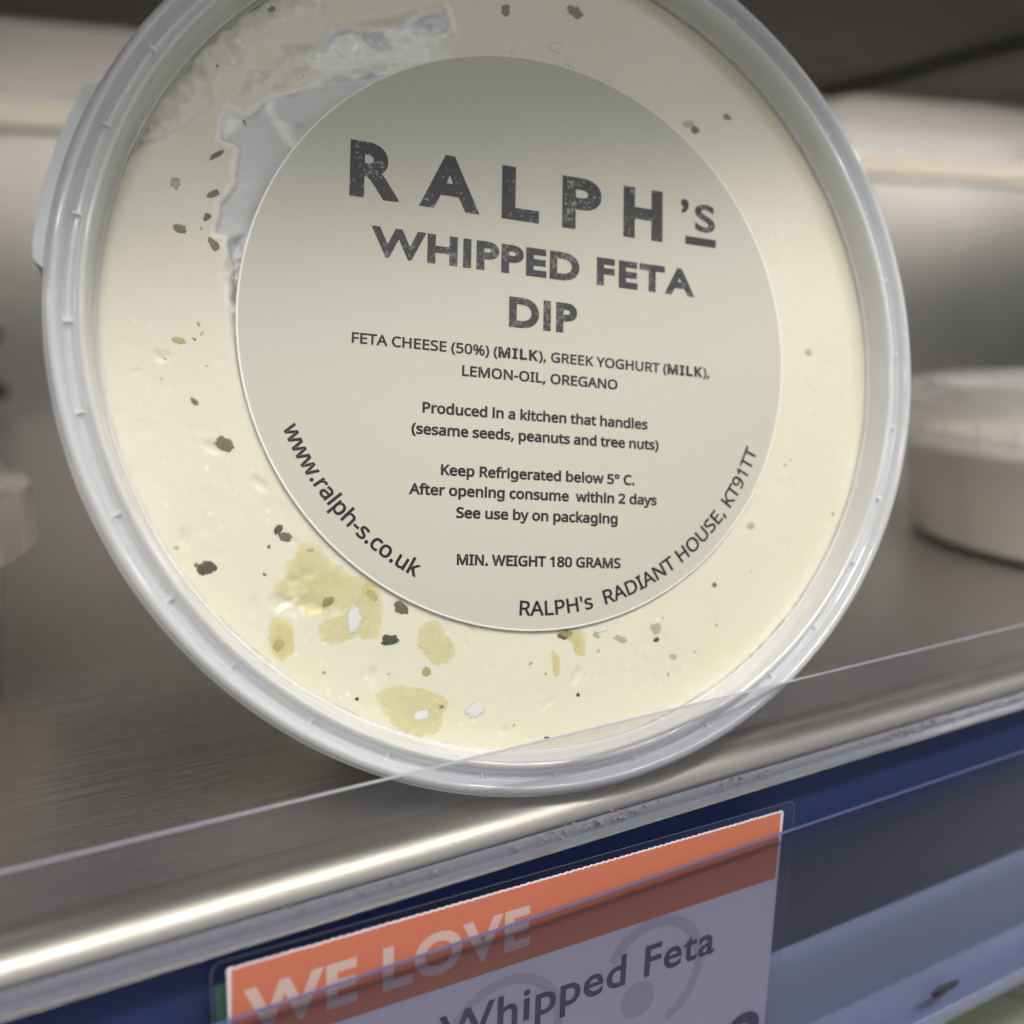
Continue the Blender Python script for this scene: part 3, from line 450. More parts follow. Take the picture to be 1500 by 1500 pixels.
def line_glyphs(parts, x0, x1, base, cap_h, capfont, rot=0.0, origin=None):
    """parts: list of (string, font, track). The whole line is fitted between x0 and x1; cap_h is the capital height."""
    tot = sum(sum(G[c][0] + tr for c in s) for s, G, tr in parts) - parts[-1][2]
    first = next(c for c in parts[0][0]); G0 = parts[0][1]
    lsb = min(p[0] for s in G0[first][1] for p in s); last = parts[-1][0][-1]; GL = parts[-1][1]
    rsb = GL[last][0] - max(p[0] for s in GL[last][1] for p in s)
    sx = (x1 - x0) / (tot - lsb - rsb); sy = cap_h / capfont
    out = []; pen = x0 - lsb * sx; res = []
    for s, G, tr in parts:
        gl = []
        for c in s:
            def fn(a, b, pen=pen):
                X, Y = pen + a * sx, base + b * sy
                return X, Y
            if G[c][1]: gl.append((G[c][1], fn))
            pen += (G[c][0] + tr) * sx
        res.append(gl)
    return res
def arc_glyphs(s, G, radius, a_start, a_end, size_y, capfont, track=0.0):
    """text whose foot stands on a circle and reads counter-clockwise along its lower half (letters' feet outward)"""
    tot = width(s, G, track); k = math.radians(a_end - a_start) / tot; sy = size_y / capfont
    out = []; pen = 0
    for c in s:
        adv = G[c][0]; mid = pen + adv / 2
        th = math.radians(a_start) + k * mid
        ex = Vector((-math.sin(th), math.cos(th))); ey = Vector((-math.cos(th), -math.sin(th)))
        o = Vector((math.cos(th), math.sin(th))) * radius
        sx = k * radius
        def fn(a, b, o=o, ex=ex, ey=ey, adv=adv, sx=sx):
            p = o + ex * ((a - adv / 2) * sx) + ey * (b * sy); return p.x, p.y
        if G[c][1]: out.append((G[c][1], fn))
        pen += adv + track
    return out
CAPN, CAPB = 0.714, 0.686

# ------------------------------------------------------------------ the dip tub on its edge
TU = RIGHT * 0.94246838 + UP * -0.03883382 * 1 + FWD * 0.33203206
TV = RIGHT * 0.01710724 + UP * 0.9975311 + FWD * 0.06811062
TW = TU.cross(TV).normalized(); TV = TW.cross(TU).normalized()
TO = CAMPOS + RIGHT * 3.1478 + UP * 21.9756 + FWD * 120.7457
def lowest(rad, z):                 # lowest point of a ring of the tub, world height
    d = math.hypot(TU.z, TV.z)
    return TO.z + TW.z * z - rad * d
def low_local(rad, z):
    d = math.hypot(TU.z, TV.z); return Vector((-rad * TU.z / d, -rad * TV.z / d, z))
BASE = low_local(56.7, -4)
base_w = TO + TU * BASE.x + TV * BASE.y + TW * BASE.z
tub_m = Matrix((TU, TV, TW)).transposed().to_4x4(); tub_m.translation = base_w * MM
tub = empty('dip_tub', tub_m)
tag(tub, 'round clear plastic tub of whipped feta standing on edge, its labelled lid facing forward', 'food tub', 'tubs of dip on the shelves')
OFF = -BASE
BASE_R = 47.0; BASE_Z = -36

# lid: a thin solid, recessed panel, wall, ridge, groove, outer bead, skirt
def smooth_prof(pts, n=3):
    out = []
    for i in range(len(pts) - 1):
        p0 = pts[max(i - 1, 0)]; p1 = pts[i]; p2 = pts[i + 1]; p3 = pts[min(i + 2, len(pts) - 1)]
        for k in range(n):
            t = k / n
            out.append(tuple(0.5 * (2 * b + (c - a) * t + (2 * a - 5 * b + 4 * c - d) * t * t + (3 * b - a - 3 * c + d) * t ** 3) for a, b, c, d in zip(p0, p1, p2, p3)))
    out.append(pts[-1]); return out
LID = [(51.5, 0), (51.85, 0.15), (52.05, 0.8), (52.15, 2.0), (52.35, 3.1), (52.7, 3.7), (53.0, 3.45), (53.15, 3.0), (53.35, 2.95), (53.6, 2.5), (53.9, 2.1), (54.5, 2.1), (54.75, 2.5), (54.95, 2.7),
       (55.1, 3.3), (55.45, 3.75), (55.9, 3.6), (56.15, 3.0), (56.35, 2.75), (56.5, 2.2), (56.55, 1.0), (56.6, -1.5), (56.7, -4.2)]
lid = MB()
so = smooth_prof(LID, 3)
ri = ribbon(so, 0.5)
nso = len(so)
def rim_slot(k):
    p = ri[k]; return 2 if p[0] < 53.25 else 0
lid.lathe(ri, 288, 0, closed=True, ms=[rim_slot(k) for k in range(len(ri))])
pan = [(0.0001, 0.0), (10, 0), (51.5, 0), (51.5, -0.3), (0.0001, -0.3)]
lid.lathe(pan, 160, 1)
rnd = random.Random(4)
def arc_box(mb, a0, a1, r0, r1, z0, z1, m=0, n=None, taper=0.0):
    n = n or max(1, int(abs(a1 - a0) / 1.5)); v = []; f = []
    for i in range(n + 1):
        t = i / n; a = math.radians(a0 + (a1 - a0) * t)
        k = min(1, t / taper, (1 - t) / taper) if taper else 1
        ro = r0 + (r1 - r0) * (0.02 + 0.98 * k)
        for rr, z in ((r0, z0), (ro, z0), (ro, z1), (r0, z1)): v.append((rr * math.cos(a), rr * math.sin(a), z))
    for i in range(n):
        for k in range(4):
            l = (k + 1) % 4; f.append((i * 4 + k, i * 4 + l, i * 4 + 4 + l, i * 4 + 4 + k))
    f.append((3, 2, 1, 0)); f.append(tuple(n * 4 + k for k in range(4)))
    mb.add(v, f, m)
for k in range(32):                 # little webs across the groove
    a = k * 11.25 + 3 + rnd.uniform(-1, 1)
    arc_box(lid, a, a + rnd.uniform(0.3, 0.6), 53.5, 54.9, 2.1, 2.75)
lid_o = lid.build('lid', [M_RIM, M_PANEL, M_RIMW], tub, OFF, sharp=60)
tt = MB()
arc_box(tt, 157.0, 178.8, 56.6, 57.7, -4.0, 3.2, taper=0.04, n=40)
arc_box(tt, 160, 176.5, 56.9, 57.95, 1.9, 2.5, n=24)
tt.build('tear_tab', [M_RIM], lid_o)
tt_o = COL.objects['tear_tab']
for v in tt_o.data.vertices: v.co += OFF * MM

# tub wall behind the lid
tb = MB()
bp = [(55.2, -1.2), (55.4, -3.2), (53.2, -3.6), (52.6, -6), (BASE_R + 2, BASE_Z + 3), (BASE_R, BASE_Z + 0.6), (BASE_R - 2, BASE_Z), (0.0001, BASE_Z)]
tb.lathe(bp, 160)
tb.build('tub_body', [M_BODY], tub, OFF, sharp=35)

# ---- feta: a height field pressed against the lid, with air pockets, then sides and back
def unproj(px, py, w=0.0):
    """pixel -> lid plane coordinates (millimetres)"""
    d = ray(px, py); o = TO + TW * w; t = (o - CAMPOS).dot(TW) / d.dot(TW)
    q = CAMPOS + d * t - TO
    return q.dot(TU), q.dot(TV)
def poly(*pts): return np.array([unproj(*p) for p in pts])
def sdf(P, X, Y):
    d = np.full(X.shape, 1e9); s = np.ones(X.shape)
    n = len(P)
    for i in range(n):
        a = P[i]; b = P[(i - 1) % n]
        ex, ey = b - a; wx, wy = X - a[0], Y - a[1]
        t = np.clip((wx * ex + wy * ey) / (ex * ex + ey * ey), 0, 1)
        d = np.minimum(d, (wx - ex * t) ** 2 + (wy - ey * t) ** 2)
        c1 = Y >= a[1]; c2 = Y < b[1]; c3 = ex * wy > ey * wx
        flip = (c1 & c2 & c3) | (~c1 & ~c2 & ~c3)
        s = np.where(flip, -s, s)
    return s * np.sqrt(d)
VOID = [poly((333,153),(322,200),(350,215),(345,265),(322,300),(313,340),(331,345),(340,390),(338,440),(352,450),(420,420),(480,280),(700,160),(650,90),(480,112),(400,140),(360,170)),
        poly((455,80),(500,38),(560,40),(600,28),(655,8),(662,40),(640,48),(635,72),(660,84),(560,80),(480,96))]
LOOSE = [poly((150,260),(200,230),(275,180),(300,165),(315,155),(318,120),(330,105),(358,102),(364,70),(400,45),(480,20),(500,-60),(330,-60),(120,150)),
         poly((333,153),(360,110),(365,98),(395,98),(410,65),(470,52),(480,35),(500,30),(600,10),(655,0),(670,50),(640,90),(480,130)),
         poly((330,340),(365,330),(380,600),(350,560),(332,440))]
S = 0.26
N = int(51.7 / S)
ax = np.arange(-N, N + 1) * S
GX, GY = np.meshgrid(ax, ax)
RR = np.hypot(GX, GY)
def fbm(sc_, seed, oct_=4):
    out = np.zeros(GX.shape)
    idx = np.argwhere(RR < 52.4)
    for i, j in idx:
        out[i, j] = noise.fractal(Vector((GX[i, j] * sc_, GY[i, j] * sc_, seed)), 1.0, 2.0, oct_)
    return out
n_big, n_fine = fbm(0.16, 3.1, 3), fbm(0.55, 9.7, 4)
sv = np.minimum(sdf(VOID[0], GX, GY), sdf(VOID[1], GX, GY)) + 0.35 * n_fine
sl = np.minimum(np.minimum(sdf(LOOSE[0], GX, GY), sdf(LOOSE[1], GX, GY)), sdf(LOOSE[2], GX, GY)) + 0.8 * n_big + 0.3 * n_fine
sl = np.minimum(sl, (51.9 - RR) * 1.0 + 0.5 * n_big + 0.2 * n_fine)        # creamy lip all round where the lid curves away
def sstep(x, a, b):
    t = np.clip((x - a) / (b - a), 0, 1); return t * t * (3 - 2 * t)
Z = -0.34 - sstep(-sl, -0.1, 1.1) * (0.7 + 0.7 * n_fine + 0.4 * n_big)
CURD = poly((430,810),(480,830),(520,850),(480,900),(420,930),(380,900))
sc_d = sdf(CURD, GX, GY)
Z = Z - sstep(-sc_d + 1.2 * n_big, 0, 2.5) * np.clip(0.35 + 0.55 * n_fine, 0, 1.2) * 0.7
Z = Z - sstep(-sv, -0.25, 0.45) * (0.5 + 0.06 * n_big) - sstep(-sv, 0.4, 6) * 0.7
rp = random.Random(21)
for _ in range(80):
    a_ = rp.uniform(0, 2 * math.pi); r_ = 51 * math.sqrt(rp.uniform(0.45, 1)); px_, py_ = r_ * math.cos(a_), r_ * math.sin(a_)
    if px_ > 12 or (px_ > -5 and py_ > 0): continue
    s_ = rp.choice((0.25, 0.3, 0.4, 0.7)); an = rp.uniform(0, 3.14); el = rp.uniform(1, 3)
    dx_, dy_ = GX - px_, GY - py_
    u_, v_ = (dx_ * math.cos(an) + dy_ * math.sin(an)) / el, -dx_ * math.sin(an) + dy_ * math.cos(an)
    Z = Z - 0.13 * sstep(s_ * (1 + 0.5 * n_fine) - np.hypot(u_, v_), 0, s_ * 0.8)
Z = Z - 0.045 * sstep(n_big + 0.5 * n_fine, 0.15, 0.6)
Z = np.minimum(Z, -0.33)
VAR = n_big
inside = RR <= 51.6
ids = -np.ones(GX.shape, int); ids[inside] = np.arange(inside.sum())
vx, vy = GX[inside].copy(), GY[inside].copy(); vr = np.hypot(vx, vy); em = vr > 51.32
vx[em] *= 51.6 / vr[em]; vy[em] *= 51.6 / vr[em]
verts = np.c_[vx, vy, Z[inside]]
q = inside[:-1, :-1] & inside[1:, :-1] & inside[:-1, 1:] & inside[1:, 1:]
faces = np.c_[ids[:-1, :-1][q], ids[:-1, 1:][q], ids[1:, 1:][q], ids[1:, :-1][q]]
fv = [tuple(v) for v in verts]; ff = [tuple(f) for f in faces.tolist()]
fe = MB(); fe.v = fv; fe.f = ff; fe.m = [0] * len(ff)
fe.lathe([(51.3, -0.9), (53.3, -0.8), (54.4, -1.6), (54.4, -2.6), (52.2, -4.2), (52.0, -6.5), (BASE_R + 1.0, BASE_Z + 3), (BASE_R - 1, BASE_Z + 0.9), (0.0001, BASE_Z + 0.9)], 128)
def mat_feta():
    m = NT('whipped_feta'); co = m.coord()
    at = m.n('Attribute', attribute_name='pocket'); at2 = m.n('Attribute', attribute_name='loose')
    nz = m.noise(co, 900, 5, 0.6); nb = m.noise(co, 70, 3); ns = m.noise(co, 2600, 2)
    # pale cream, warmer where it does not touch the lid
    wob = m.mixc(nb, (0.725, 0.69, 0.54), (0.77, 0.74, 0.605))
    wob = m.mixc(m.math('MULTIPLY', at2.outputs['Fac'], 0.7), wob, (0.84, 0.81, 0.69))
    vo = m.n('TexVoronoi'); vo.inputs['Scale'].default_value = 620; m.l(co, vo.inputs['Vector'])
    dots = m.math('MULTIPLY', m.ramp(vo.outputs['Distance'], [(0.10, (1, 1, 1)), (0.22, (0, 0, 0))]), m.ramp(m.noise(co, 55, 2), [(0.5, (0, 0, 0)), (0.62, (1, 1, 1))]))
    wob = m.mixc(m.math('MULTIPLY', dots, 0.6), wob, (0.88, 0.86, 0.78))
    edge = m.ramp(m.math('ADD', at.outputs['Fac'], m.math('MULTIPLY', nz, 0.16)), [(0.40, (0, 0, 0)), (0.50, (1, 1, 1))])
    wob = m.mixc(m.math('MULTIPLY', edge, 0.8), wob, (0.92, 0.91, 0.85))
    fe_b = m.pr(wob, 0.33, m.bump(m.math('ADD', m.math('MULTIPLY', nz, 0.6), m.math('MULTIPLY', ns, 0.25)), 0.12, 0.0003),
                Subsurface_Weight=0.35, Subsurface_Scale=0.0012)
    # whey-wet film on the clear plastic where the feta has pulled away
    at3 = m.n('Attribute', attribute_name='smear')
    streak = m.math('ADD', m.math('MULTIPLY', m.noise(m.coord((1, 2.4, 1)), 130, 5, 0.66), 0.75), m.math('MULTIPLY', at3.outputs['Fac'], 0.45))
    film = m.mixc(m.ramp(streak, [(0.43, (0, 0, 0)), (0.60, (1, 1, 1))]), (0.64, 0.645, 0.65), (0.93, 0.93, 0.90))
    fi_b = m.pr(film, 0.2, m.bump(m.math('MULTIPLY', streak, 1.0), 0.25, 0.0008), Specular_IOR_Level=0.6)
    k = m.ramp(m.math('ADD', at.outputs['Fac'], m.math('MULTIPLY', nz, 0.16)), [(0.58, (0, 0, 0)), (0.62, (1, 1, 1))])
    return m.done(m.mixs(k, fe_b, fi_b))
feta = fe.build('feta', [mat_feta()], tub, OFF, sharp=70)
def set_attr(o, name, arr):
    a = o.data.attributes.new(name, 'FLOAT', 'POINT'); full = np.zeros(len(o.data.vertices), np.float32); full[:len(arr)] = arr
    a.data.foreach_set('value', full)
set_attr(feta, 'pocket', np.clip(0.5 + (-sv[inside]) * 0.25, 0, 1))
def seg_dist(pts):
    d = np.full(GX.shape, 1e9)
    for a, c in zip(pts[:-1], pts[1:]):
        ex, ey = c - a; t = np.clip(((GX - a[0]) * ex + (GY - a[1]) * ey) / (ex * ex + ey * ey), 0, 1)
        d = np.minimum(d, np.hypot(GX - a[0] - ex * t, GY - a[1] - ey * t))
    return d
sm_d = np.minimum(seg_dist(poly((326,172),(365,140),(410,118),(500,88),(640,76))), np.minimum(seg_dist(poly((455,75),(520,60),(560,85))) + .3, np.minimum(seg_dist(poly((395,150),(420,190),(440,215))) + 0.9, seg_dist(poly((585,35),(610,60),(640,60))) - 0.3)))
set_attr(feta, 'smear', np.clip(1 - (sm_d[inside] + 0.5 * n_fine[inside]) / 2.4, 0, 1))
set_attr(feta, 'loose', np.clip(0.5 + (-sl[inside]) * 0.6, 0, 1))

# flecks of oregano, pools of lemon oil, lamp glints painted as white blobs
def fleck_mat(name, a, b, rough=0.5, **kw):
    m = NT(name); co = m.coord()
    return m.done(m.pr(m.mixc(m.noise(co, 1500, 3), a, b), rough, **kw))
def herb_mat(name, a, b, k=1.0):
    m = NT(name); co = m.coord()
    return m.done(m.mixs(soft(m, k, 0.05, 0.7), m.clear(), m.pr(m.mixc(m.noise(co, 1500, 3), a, b), 0.5)))
def soft(m, k, lo=0.0, hi=1.0):
    """cover: nothing at the feathered rim, k in the body"""
    a = m.n('Attribute', attribute_name='depth'); n = m.noise(m.coord(), 1400, 3)
    f = m.ramp(m.math('ADD', a.outputs['Fac'], m.math('MULTIPLY', m.math('SUBTRACT', n, 0.5), 0.6)), [(lo, (0, 0, 0)), (hi, (1, 1, 1))])
    return m.math('MULTIPLY', f, k)
M_FL = {'dark': herb_mat('dark_oregano', (0.025, 0.021, 0.009), (0.10, 0.08, 0.03)),
        'brown': herb_mat('brown_oregano', (0.07, 0.05, 0.015), (0.22, 0.16, 0.06)),
        'amber': herb_mat('amber_oregano', (0.33, 0.23, 0.07), (0.52, 0.42, 0.19)),
        'black': herb_mat('black_oregano', (0.022, 0.025, 0.015), (0.09, 0.09, 0.06)),
        'faint': herb_mat('sunken_oregano', (0.36, 0.34, 0.26), (0.56, 0.52, 0.39), 0.55)}
FL = [(318,226,1.9,.6,'dark',40),(313,284,1.5,.8,'dark',35),(257,268,1.2,1.1,'amber',80),(264,335,1.4,1.1,'brown',10),(313,358,1.5,.9,'brown',-50),(303,318,1.0,.7,'dark',60),
      (398,13,.9,.6,'dark',30),(741,15,1.7,1.3,'brown',80),(843,18,2.0,1.6,'brown',-15),(330,651,2.0,1.5,'brown',-25),(285,588,1.0,.6,'brown',-40),(262,499,1.4,.8,'amber',-10),
      (303,832,1.8,1.6,'dark',10),(418,787,1.5,1.1,'brown',-20),(408,776,1.2,.9,'dark',50),(481,881,1.4,1.0,'brown',30),(408,945,1.4,1.1,'amber',60),(570,937,1.9,1.3,'black',5),
      (588,890,1.8,1.3,'brown',-30),(625,984,.9,1.1,'amber',80),(828,930,1.7,1.1,'brown',10),(1008,182,1.8,1.1,'faint',20),(1018,190,1.3,1.1,'dark',0),(1065,171,1.0,.9,'brown',0),
      (1185,516,1.1,.9,'faint',0),(910,936,.8,1.9,'faint',75),(961,920,1.3,1.8,'faint',70),(962,937,.9,.6,'dark',10),(986,962,.7,1.2,'faint',80),(1047,857,.7,.6,'brown',0),
      (847,1018,.5,.5,'dark',0),(523,1024,.4,.4,'dark',0),(545,872,1.5,1.0,'amber',-40),(900,866,.6,.6,'faint',0),(873,930,1.0,.7,'faint',-30),(1100,770,1.2,1.0,'faint',10),(455,806,.9,.5,'faint',0)]
M_RING = simple('pale_fleck_core', (0.62, 0.56, 0.42), 0.4)
rf = random.Random(5)
for _ in range(34):
    a_ = rf.uniform(math.pi * 0.55, math.pi * 1.95); r_ = rf.uniform(38.5, 50.5)
    w_ = TO + TU * r_ * math.cos(a_) + TV * r_ * math.sin(a_) - CAMPOS
    FL.append((750 + F * w_.dot(RIGHT) / w_.dot(FWD), 750 - F * w_.dot(UP) / w_.dot(FWD), rf.uniform(.25, .6), rf.uniform(.2, .45), rf.choice(('brown', 'amber', 'faint', 'faint', 'dark')), rf.uniform(0, 180)))
def blob(mb, cx, cy, cz, a, b, h, rot, seed, jag=0.35, nu=22, nv=7, m=0):
    v = []; f = []
    cr, sr = math.cos(math.radians(rot)), math.sin(math.radians(rot))
    for j in range(nv + 1):
        ph = math.pi * j / nv
        for i in range(nu):
            th = 2 * math.pi * i / nu
            k = 1 + jag * noise.fractal(Vector((math.cos(th) * 1.6 + seed, math.sin(th) * 1.6, seed * 1.7 + math.cos(ph) * .3)), 0.8, 2.2, 4)
            x, y, z = a * k * math.sin(ph) * math.cos(th), b * k * math.sin(ph) * math.sin(th), h * math.cos(ph)
            v.append((cx + x * cr - y * sr, cy + x * sr + y * cr, cz + z))
    for j in range(nv):
        for i in range(nu):
            k = (i + 1) % nu
            f.append((j * nu + i, (j + 1) * nu + i, (j + 1) * nu + k, j * nu + k))
    mb.add(v, f, m)
for i, (px, py, a, b, kind, rot) in enumerate(FL):
    x, y = unproj(px, py, -0.3); mb = MB()
    faint = kind == 'faint'
    blob(mb, x, y, -0.36 if not faint else -0.38, a * 0.6, b * 0.55, 0.05 if not faint else 0.07, rot, i * 3.3 + 1, 0.36, 32, 10)
    o = mb.build('herb_fleck', [M_FL[kind], M_RING], feta, OFF, sharp=179)
    set_attr(o, 'depth', np.array([max(0.0, math.cos(math.pi * q / 10)) for q in range(11) for _ in range(32)] + [1.0] * 36)[:len(o.data.vertices)])

def mat_oil():
    m = NT('lemon_oil'); co = m.coord()
    c = m.mixc(m.noise(co, 260, 3), (0.70, 0.66, 0.36), (0.79, 0.755, 0.50))
    d = m.pr(c, 0.12, m.bump(m.noise(co, 700, 3), 0.3, 0.0005), Subsurface_Weight=0.3, Subsurface_Scale=0.001)
    return m.done(m.mixs(soft(m, 0.5), m.clear((0.97, 0.955, 0.85)), d))
M_OIL = mat_oil()
M_OIL2 = (lambda m: m.done(m.mixs(soft(m, 0.4), m.clear((0.97, 0.95, 0.82)), m.pr((0.68, 0.61, 0.30), 0.2))))(NT('thin_oil_film'))
M_OIL3 = (lambda m: m.done(m.mixs(soft(m, 0.34), m.clear((0.975, 0.96, 0.85)), m.pr((0.70, 0.64, 0.34), 0.2))))(NT('oily_smear'))
def pool(pts, mat, z=-0.30, seed=0, h=0.05, jag=0.3):
    P = poly(*pts); c = P.mean(0); ring = []
    n = len(P)
    for i in range(n):
        for k in range(5):
            t = k / 5; p0, p1, p2, p3 = P[(i - 1) % n], P[i], P[(i + 1) % n], P[(i + 2) % n]
            p = 0.5 * (2 * p1 + (p2 - p0) * t + (2 * p0 - 5 * p1 + 4 * p2 - p3) * t * t + (3 * p1 - p0 - 3 * p2 + p3) * t ** 3)
            q = Vector((p[0], p[1], seed)); off = noise.fractal(q * 1.3, 1, 2, 3) * jag
            d = p - c; ring.append(p + d / max(np.hypot(*d), .1) * off)
    m = len(ring); v = []; f = []; dep = []
    lvs = ((1.06, -0.03, 0.0), (0.96, 0.0, 0.32), (0.82, h * .2, 0.62), (0.55, h * .35, 0.85), (0.25, h * .4, 1.0))
    for s, dz, a in lvs:
        for p in ring: v.append((c[0] + (p[0] - c[0]) * s, c[1] + (p[1] - c[1]) * s, z + dz)); dep.append(a)
    v.append((c[0], c[1], z + h * .4)); dep.append(1.0); nl = len(lvs)
    for lv in range(nl - 1):
        for i in range(m):
            k = (i + 1) % m; f.append((lv * m + i, lv * m + k, (lv + 1) * m + k, (lv + 1) * m + i))
    for i in range(m): f.append(((nl - 1) * m + i, (nl - 1) * m + (i + 1) % m, nl * m))
    mb = MB(); mb.add(v, f); o = mb.build('oil_pool', [mat], feta, OFF)
    set_attr(o, 'depth', np.array(dep)); return o
pool([(555,1020),(580,1007),(620,1010),(655,1028),(648,1050),(640,1072),(610,1076),(580,1062),(566,1045)], M_OIL, seed=1)
pool([(612,940),(620,918),(640,912),(655,930),(668,948),(660,968),(638,972),(622,958)], M_OIL, seed=2)
pool([(538,850),(556,870),(560,900),(552,930),(535,938),(522,930),(500,942),(480,940),(468,925),(478,908),(505,900),(525,880)], M_OIL, seed=3)
pool([(392,935),(400,908),(425,915),(432,940),(425,962),(405,965)], M_OIL2, seed=4)
pool([(420,830),(450,800),(500,830),(545,860),(520,890),(470,895),(430,880),(405,870)], M_OIL3, -0.31, seed=5, jag=1.2)
pool([(815,925),(845,920),(860,935),(856,958),(845,960),(838,940)], M_OIL2, seed=6)
pool([(810,955),(820,960),(822,985),(812,985)], M_OIL2, seed=7)
def mat_glint():
    m = NT('white_glint_colour'); co = m.coord()
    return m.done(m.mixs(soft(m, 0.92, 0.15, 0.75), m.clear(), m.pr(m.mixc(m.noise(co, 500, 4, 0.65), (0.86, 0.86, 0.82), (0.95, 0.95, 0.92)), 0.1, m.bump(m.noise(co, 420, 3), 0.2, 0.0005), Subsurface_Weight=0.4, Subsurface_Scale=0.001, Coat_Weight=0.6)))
M_GLINT = mat_glint()
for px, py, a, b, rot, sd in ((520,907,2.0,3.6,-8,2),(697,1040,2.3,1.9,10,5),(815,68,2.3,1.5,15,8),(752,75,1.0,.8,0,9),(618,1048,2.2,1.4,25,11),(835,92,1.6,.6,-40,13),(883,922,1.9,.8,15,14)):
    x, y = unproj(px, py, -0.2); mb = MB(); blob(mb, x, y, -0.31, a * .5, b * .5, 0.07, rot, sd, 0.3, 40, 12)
    o = mb.build('painted_glint', [M_GLINT], feta, OFF, sharp=179)  # white blob: a lamp glint in the lid, put in as colour
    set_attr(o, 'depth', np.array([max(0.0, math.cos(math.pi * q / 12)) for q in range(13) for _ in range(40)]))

# ---- the round label
def mat_label():
    m = NT('satin_label'); co = m.coord()
    fib = m.noise(co, 2600, 3, 0.6); big = m.noise(co, 16, 2)
    return m.done(m.pr(m.mixc(fib, (0.505, 0.497, 0.412), (0.54, 0.532, 0.444)), 0.29, m.bump(m.math('ADD', m.math('MULTIPLY', fib, 0.012), m.math('MULTIPLY', big, 0.9)), 0.35, 0.0014), Specular_IOR_Level=0.6))
lb = MB()
lb.lathe([(0.0001, 0.14), (20, 0.14), (36.7, 0.14), (36.86, 0.12), (36.95, 0.06), (36.95, 0.03), (0.0001, 0.03)], 256, ms=[0, 0, 1, 1, 1, 0])
label = lb.build('label', [mat_label(), simple('label_cut_edge', (0.85, 0.84, 0.76), 0.5)], tub, OFF, sharp=50)

def mat_ink(name, dark, light, amount, rough=0.45):
    """printed ink, worn through in small specks"""
    m = NT(name); co = m.coord()
    v = m.noise(co, 2300, 3, 0.7); p = m.noise(co, 260, 2)
    k = m.ramp(m.math('ADD', v, m.math('MULTIPLY', m.math('SUBTRACT', p, 0.5), 0.45)), [(amount, (0, 0, 0)), (amount + 0.06, (1, 1, 1))])
    return m.done(m.pr(m.mixc(k, dark, light), rough))
M_WORN = mat_ink('worn_grey_ink', (0.036, 0.034, 0.038), (0.24, 0.235, 0.21), 0.60)
M_WORN2 = mat_ink('speckled_grey_ink', (0.036, 0.034, 0.038), (0.15, 0.145, 0.14), 0.55)
M_INK = simple('black_ink', (0.012, 0.012, 0.014), 0.4)
def T(parts, x0, x1, base, cap_h, cap, mat, bolds, name='printed_line'):
    gls = line_glyphs(parts, x0, x1, base, cap_h, cap)
    for gl, b in zip(gls, bolds): text_mesh(name, gl, mat, label, b, offset=OFF)
# big distressed name: letters placed one by one as on the label
gl = []
for c, x0, x1 in (('R', -24.4, -18.5), ('A', -15.6, -8.2), ('L', -5.1, 0.0), ('P', 3.2, 8.8), ('H', 12.0, 17.85)):
    g = GB[c][1]; lo = min(p[0] for s in g for p in s); hi = max(p[0] for s in g for p in s)
    ins = 0.42
    gl.append((g, lambda a, b, lo=lo, hi=hi, x0=x0, x1=x1: (x0 + ins + (a - lo) / (hi - lo) * (x1 - x0 - 2 * ins), 15.1 + ins + b / CAPB * (7.0 - 2 * ins))))
text_mesh('brand_lettering', gl, M_WORN, label, 0.42, offset=OFF)
gl = []
for c, x0, x1, y0_, y1_ in (('\u2019', 20.75, 21.75, 19.75, 21.5), ('S', 22.7, 26.05, 17.25, 21.35)):
    g = GB[c][1]; lo = min(p[0] for s in g for p in s); hi = max(p[0] for s in g for p in s); lo2 = min(p[1] for s in g for p in s); hi2 = max(p[1] for s in g for p in s)
    ins = 0.25 if c == 'S' else 0.05
    gl.append((g, lambda a, b, lo=lo, hi=hi, lo2=lo2, hi2=hi2, x0=x0, x1=x1, y0_=y0_, y1_=y1_, ins=ins: (x0 + ins + (a - lo) / (hi - lo) * (x1 - x0 - 2 * ins), y0_ + ins + (b - lo2) / (hi2 - lo2) * (y1_ - y0_ - 2 * ins))))
sq = [[21.5, 15.55], [25.95, 15.55], [25.95, 16.35], [21.5, 16.35]]
gl.append(([[p * 3 for p in sq]], lambda a, b: (a, b)))
text_mesh('brand_lettering', gl, M_WORN, label, 0.16, offset=OFF)
def TB(s, x0, x1, base, cap, tr=0.02, bold=0.24):
    gls = line_glyphs([(s, GB, tr)], x0 + bold, x1 - bold, base + bold, cap - 2 * bold, CAPB)
    for g in gls: text_mesh('product_name', g, M_WORN2, label, bold, offset=OFF)
TB('WHIPPED', -21.5, 5.75, 8.1, 3.75, 0.05)
TB('FETA', 8.2, 22.7, 8.1, 3.75, 0.08)
TB('DIP', -3.85, 5.5, 1.25, 3.95, 0.06)
CH = 1.52
T([('FETA CHEESE (50%) (', GN, 0), ('MILK', GN, 0.09), ('), GREEK YOGHURT (', GN, 0), ('MILK', GN, 0.09), ('),', GN, 0)], -23.55, 25.1, -2.72, CH, CAPN, M_INK, [0.055, 0.10, 0.055, 0.10, 0.055])
T([('LEMON-OIL, OREGANO', GN, 0)], -9.8, 11.3, -5.5, CH, CAPN, M_INK, [0.06])
T([('Produced in a kitchen that handles', GN, 0)], -14.7, 15.75, -10.45, CH, CAPN, M_INK, [0.07])
T([('(sesame seeds, peanuts and tree nuts)', GN, 0)], -16.0, 17.4, -13.1, CH, CAPN, M_INK, [0.07])
T([('Keep Refrigerated below 5\u00b0 C.', GN, 0)], -12.2, 13.9, -17.95, CH, CAPN, M_INK, [0.07])
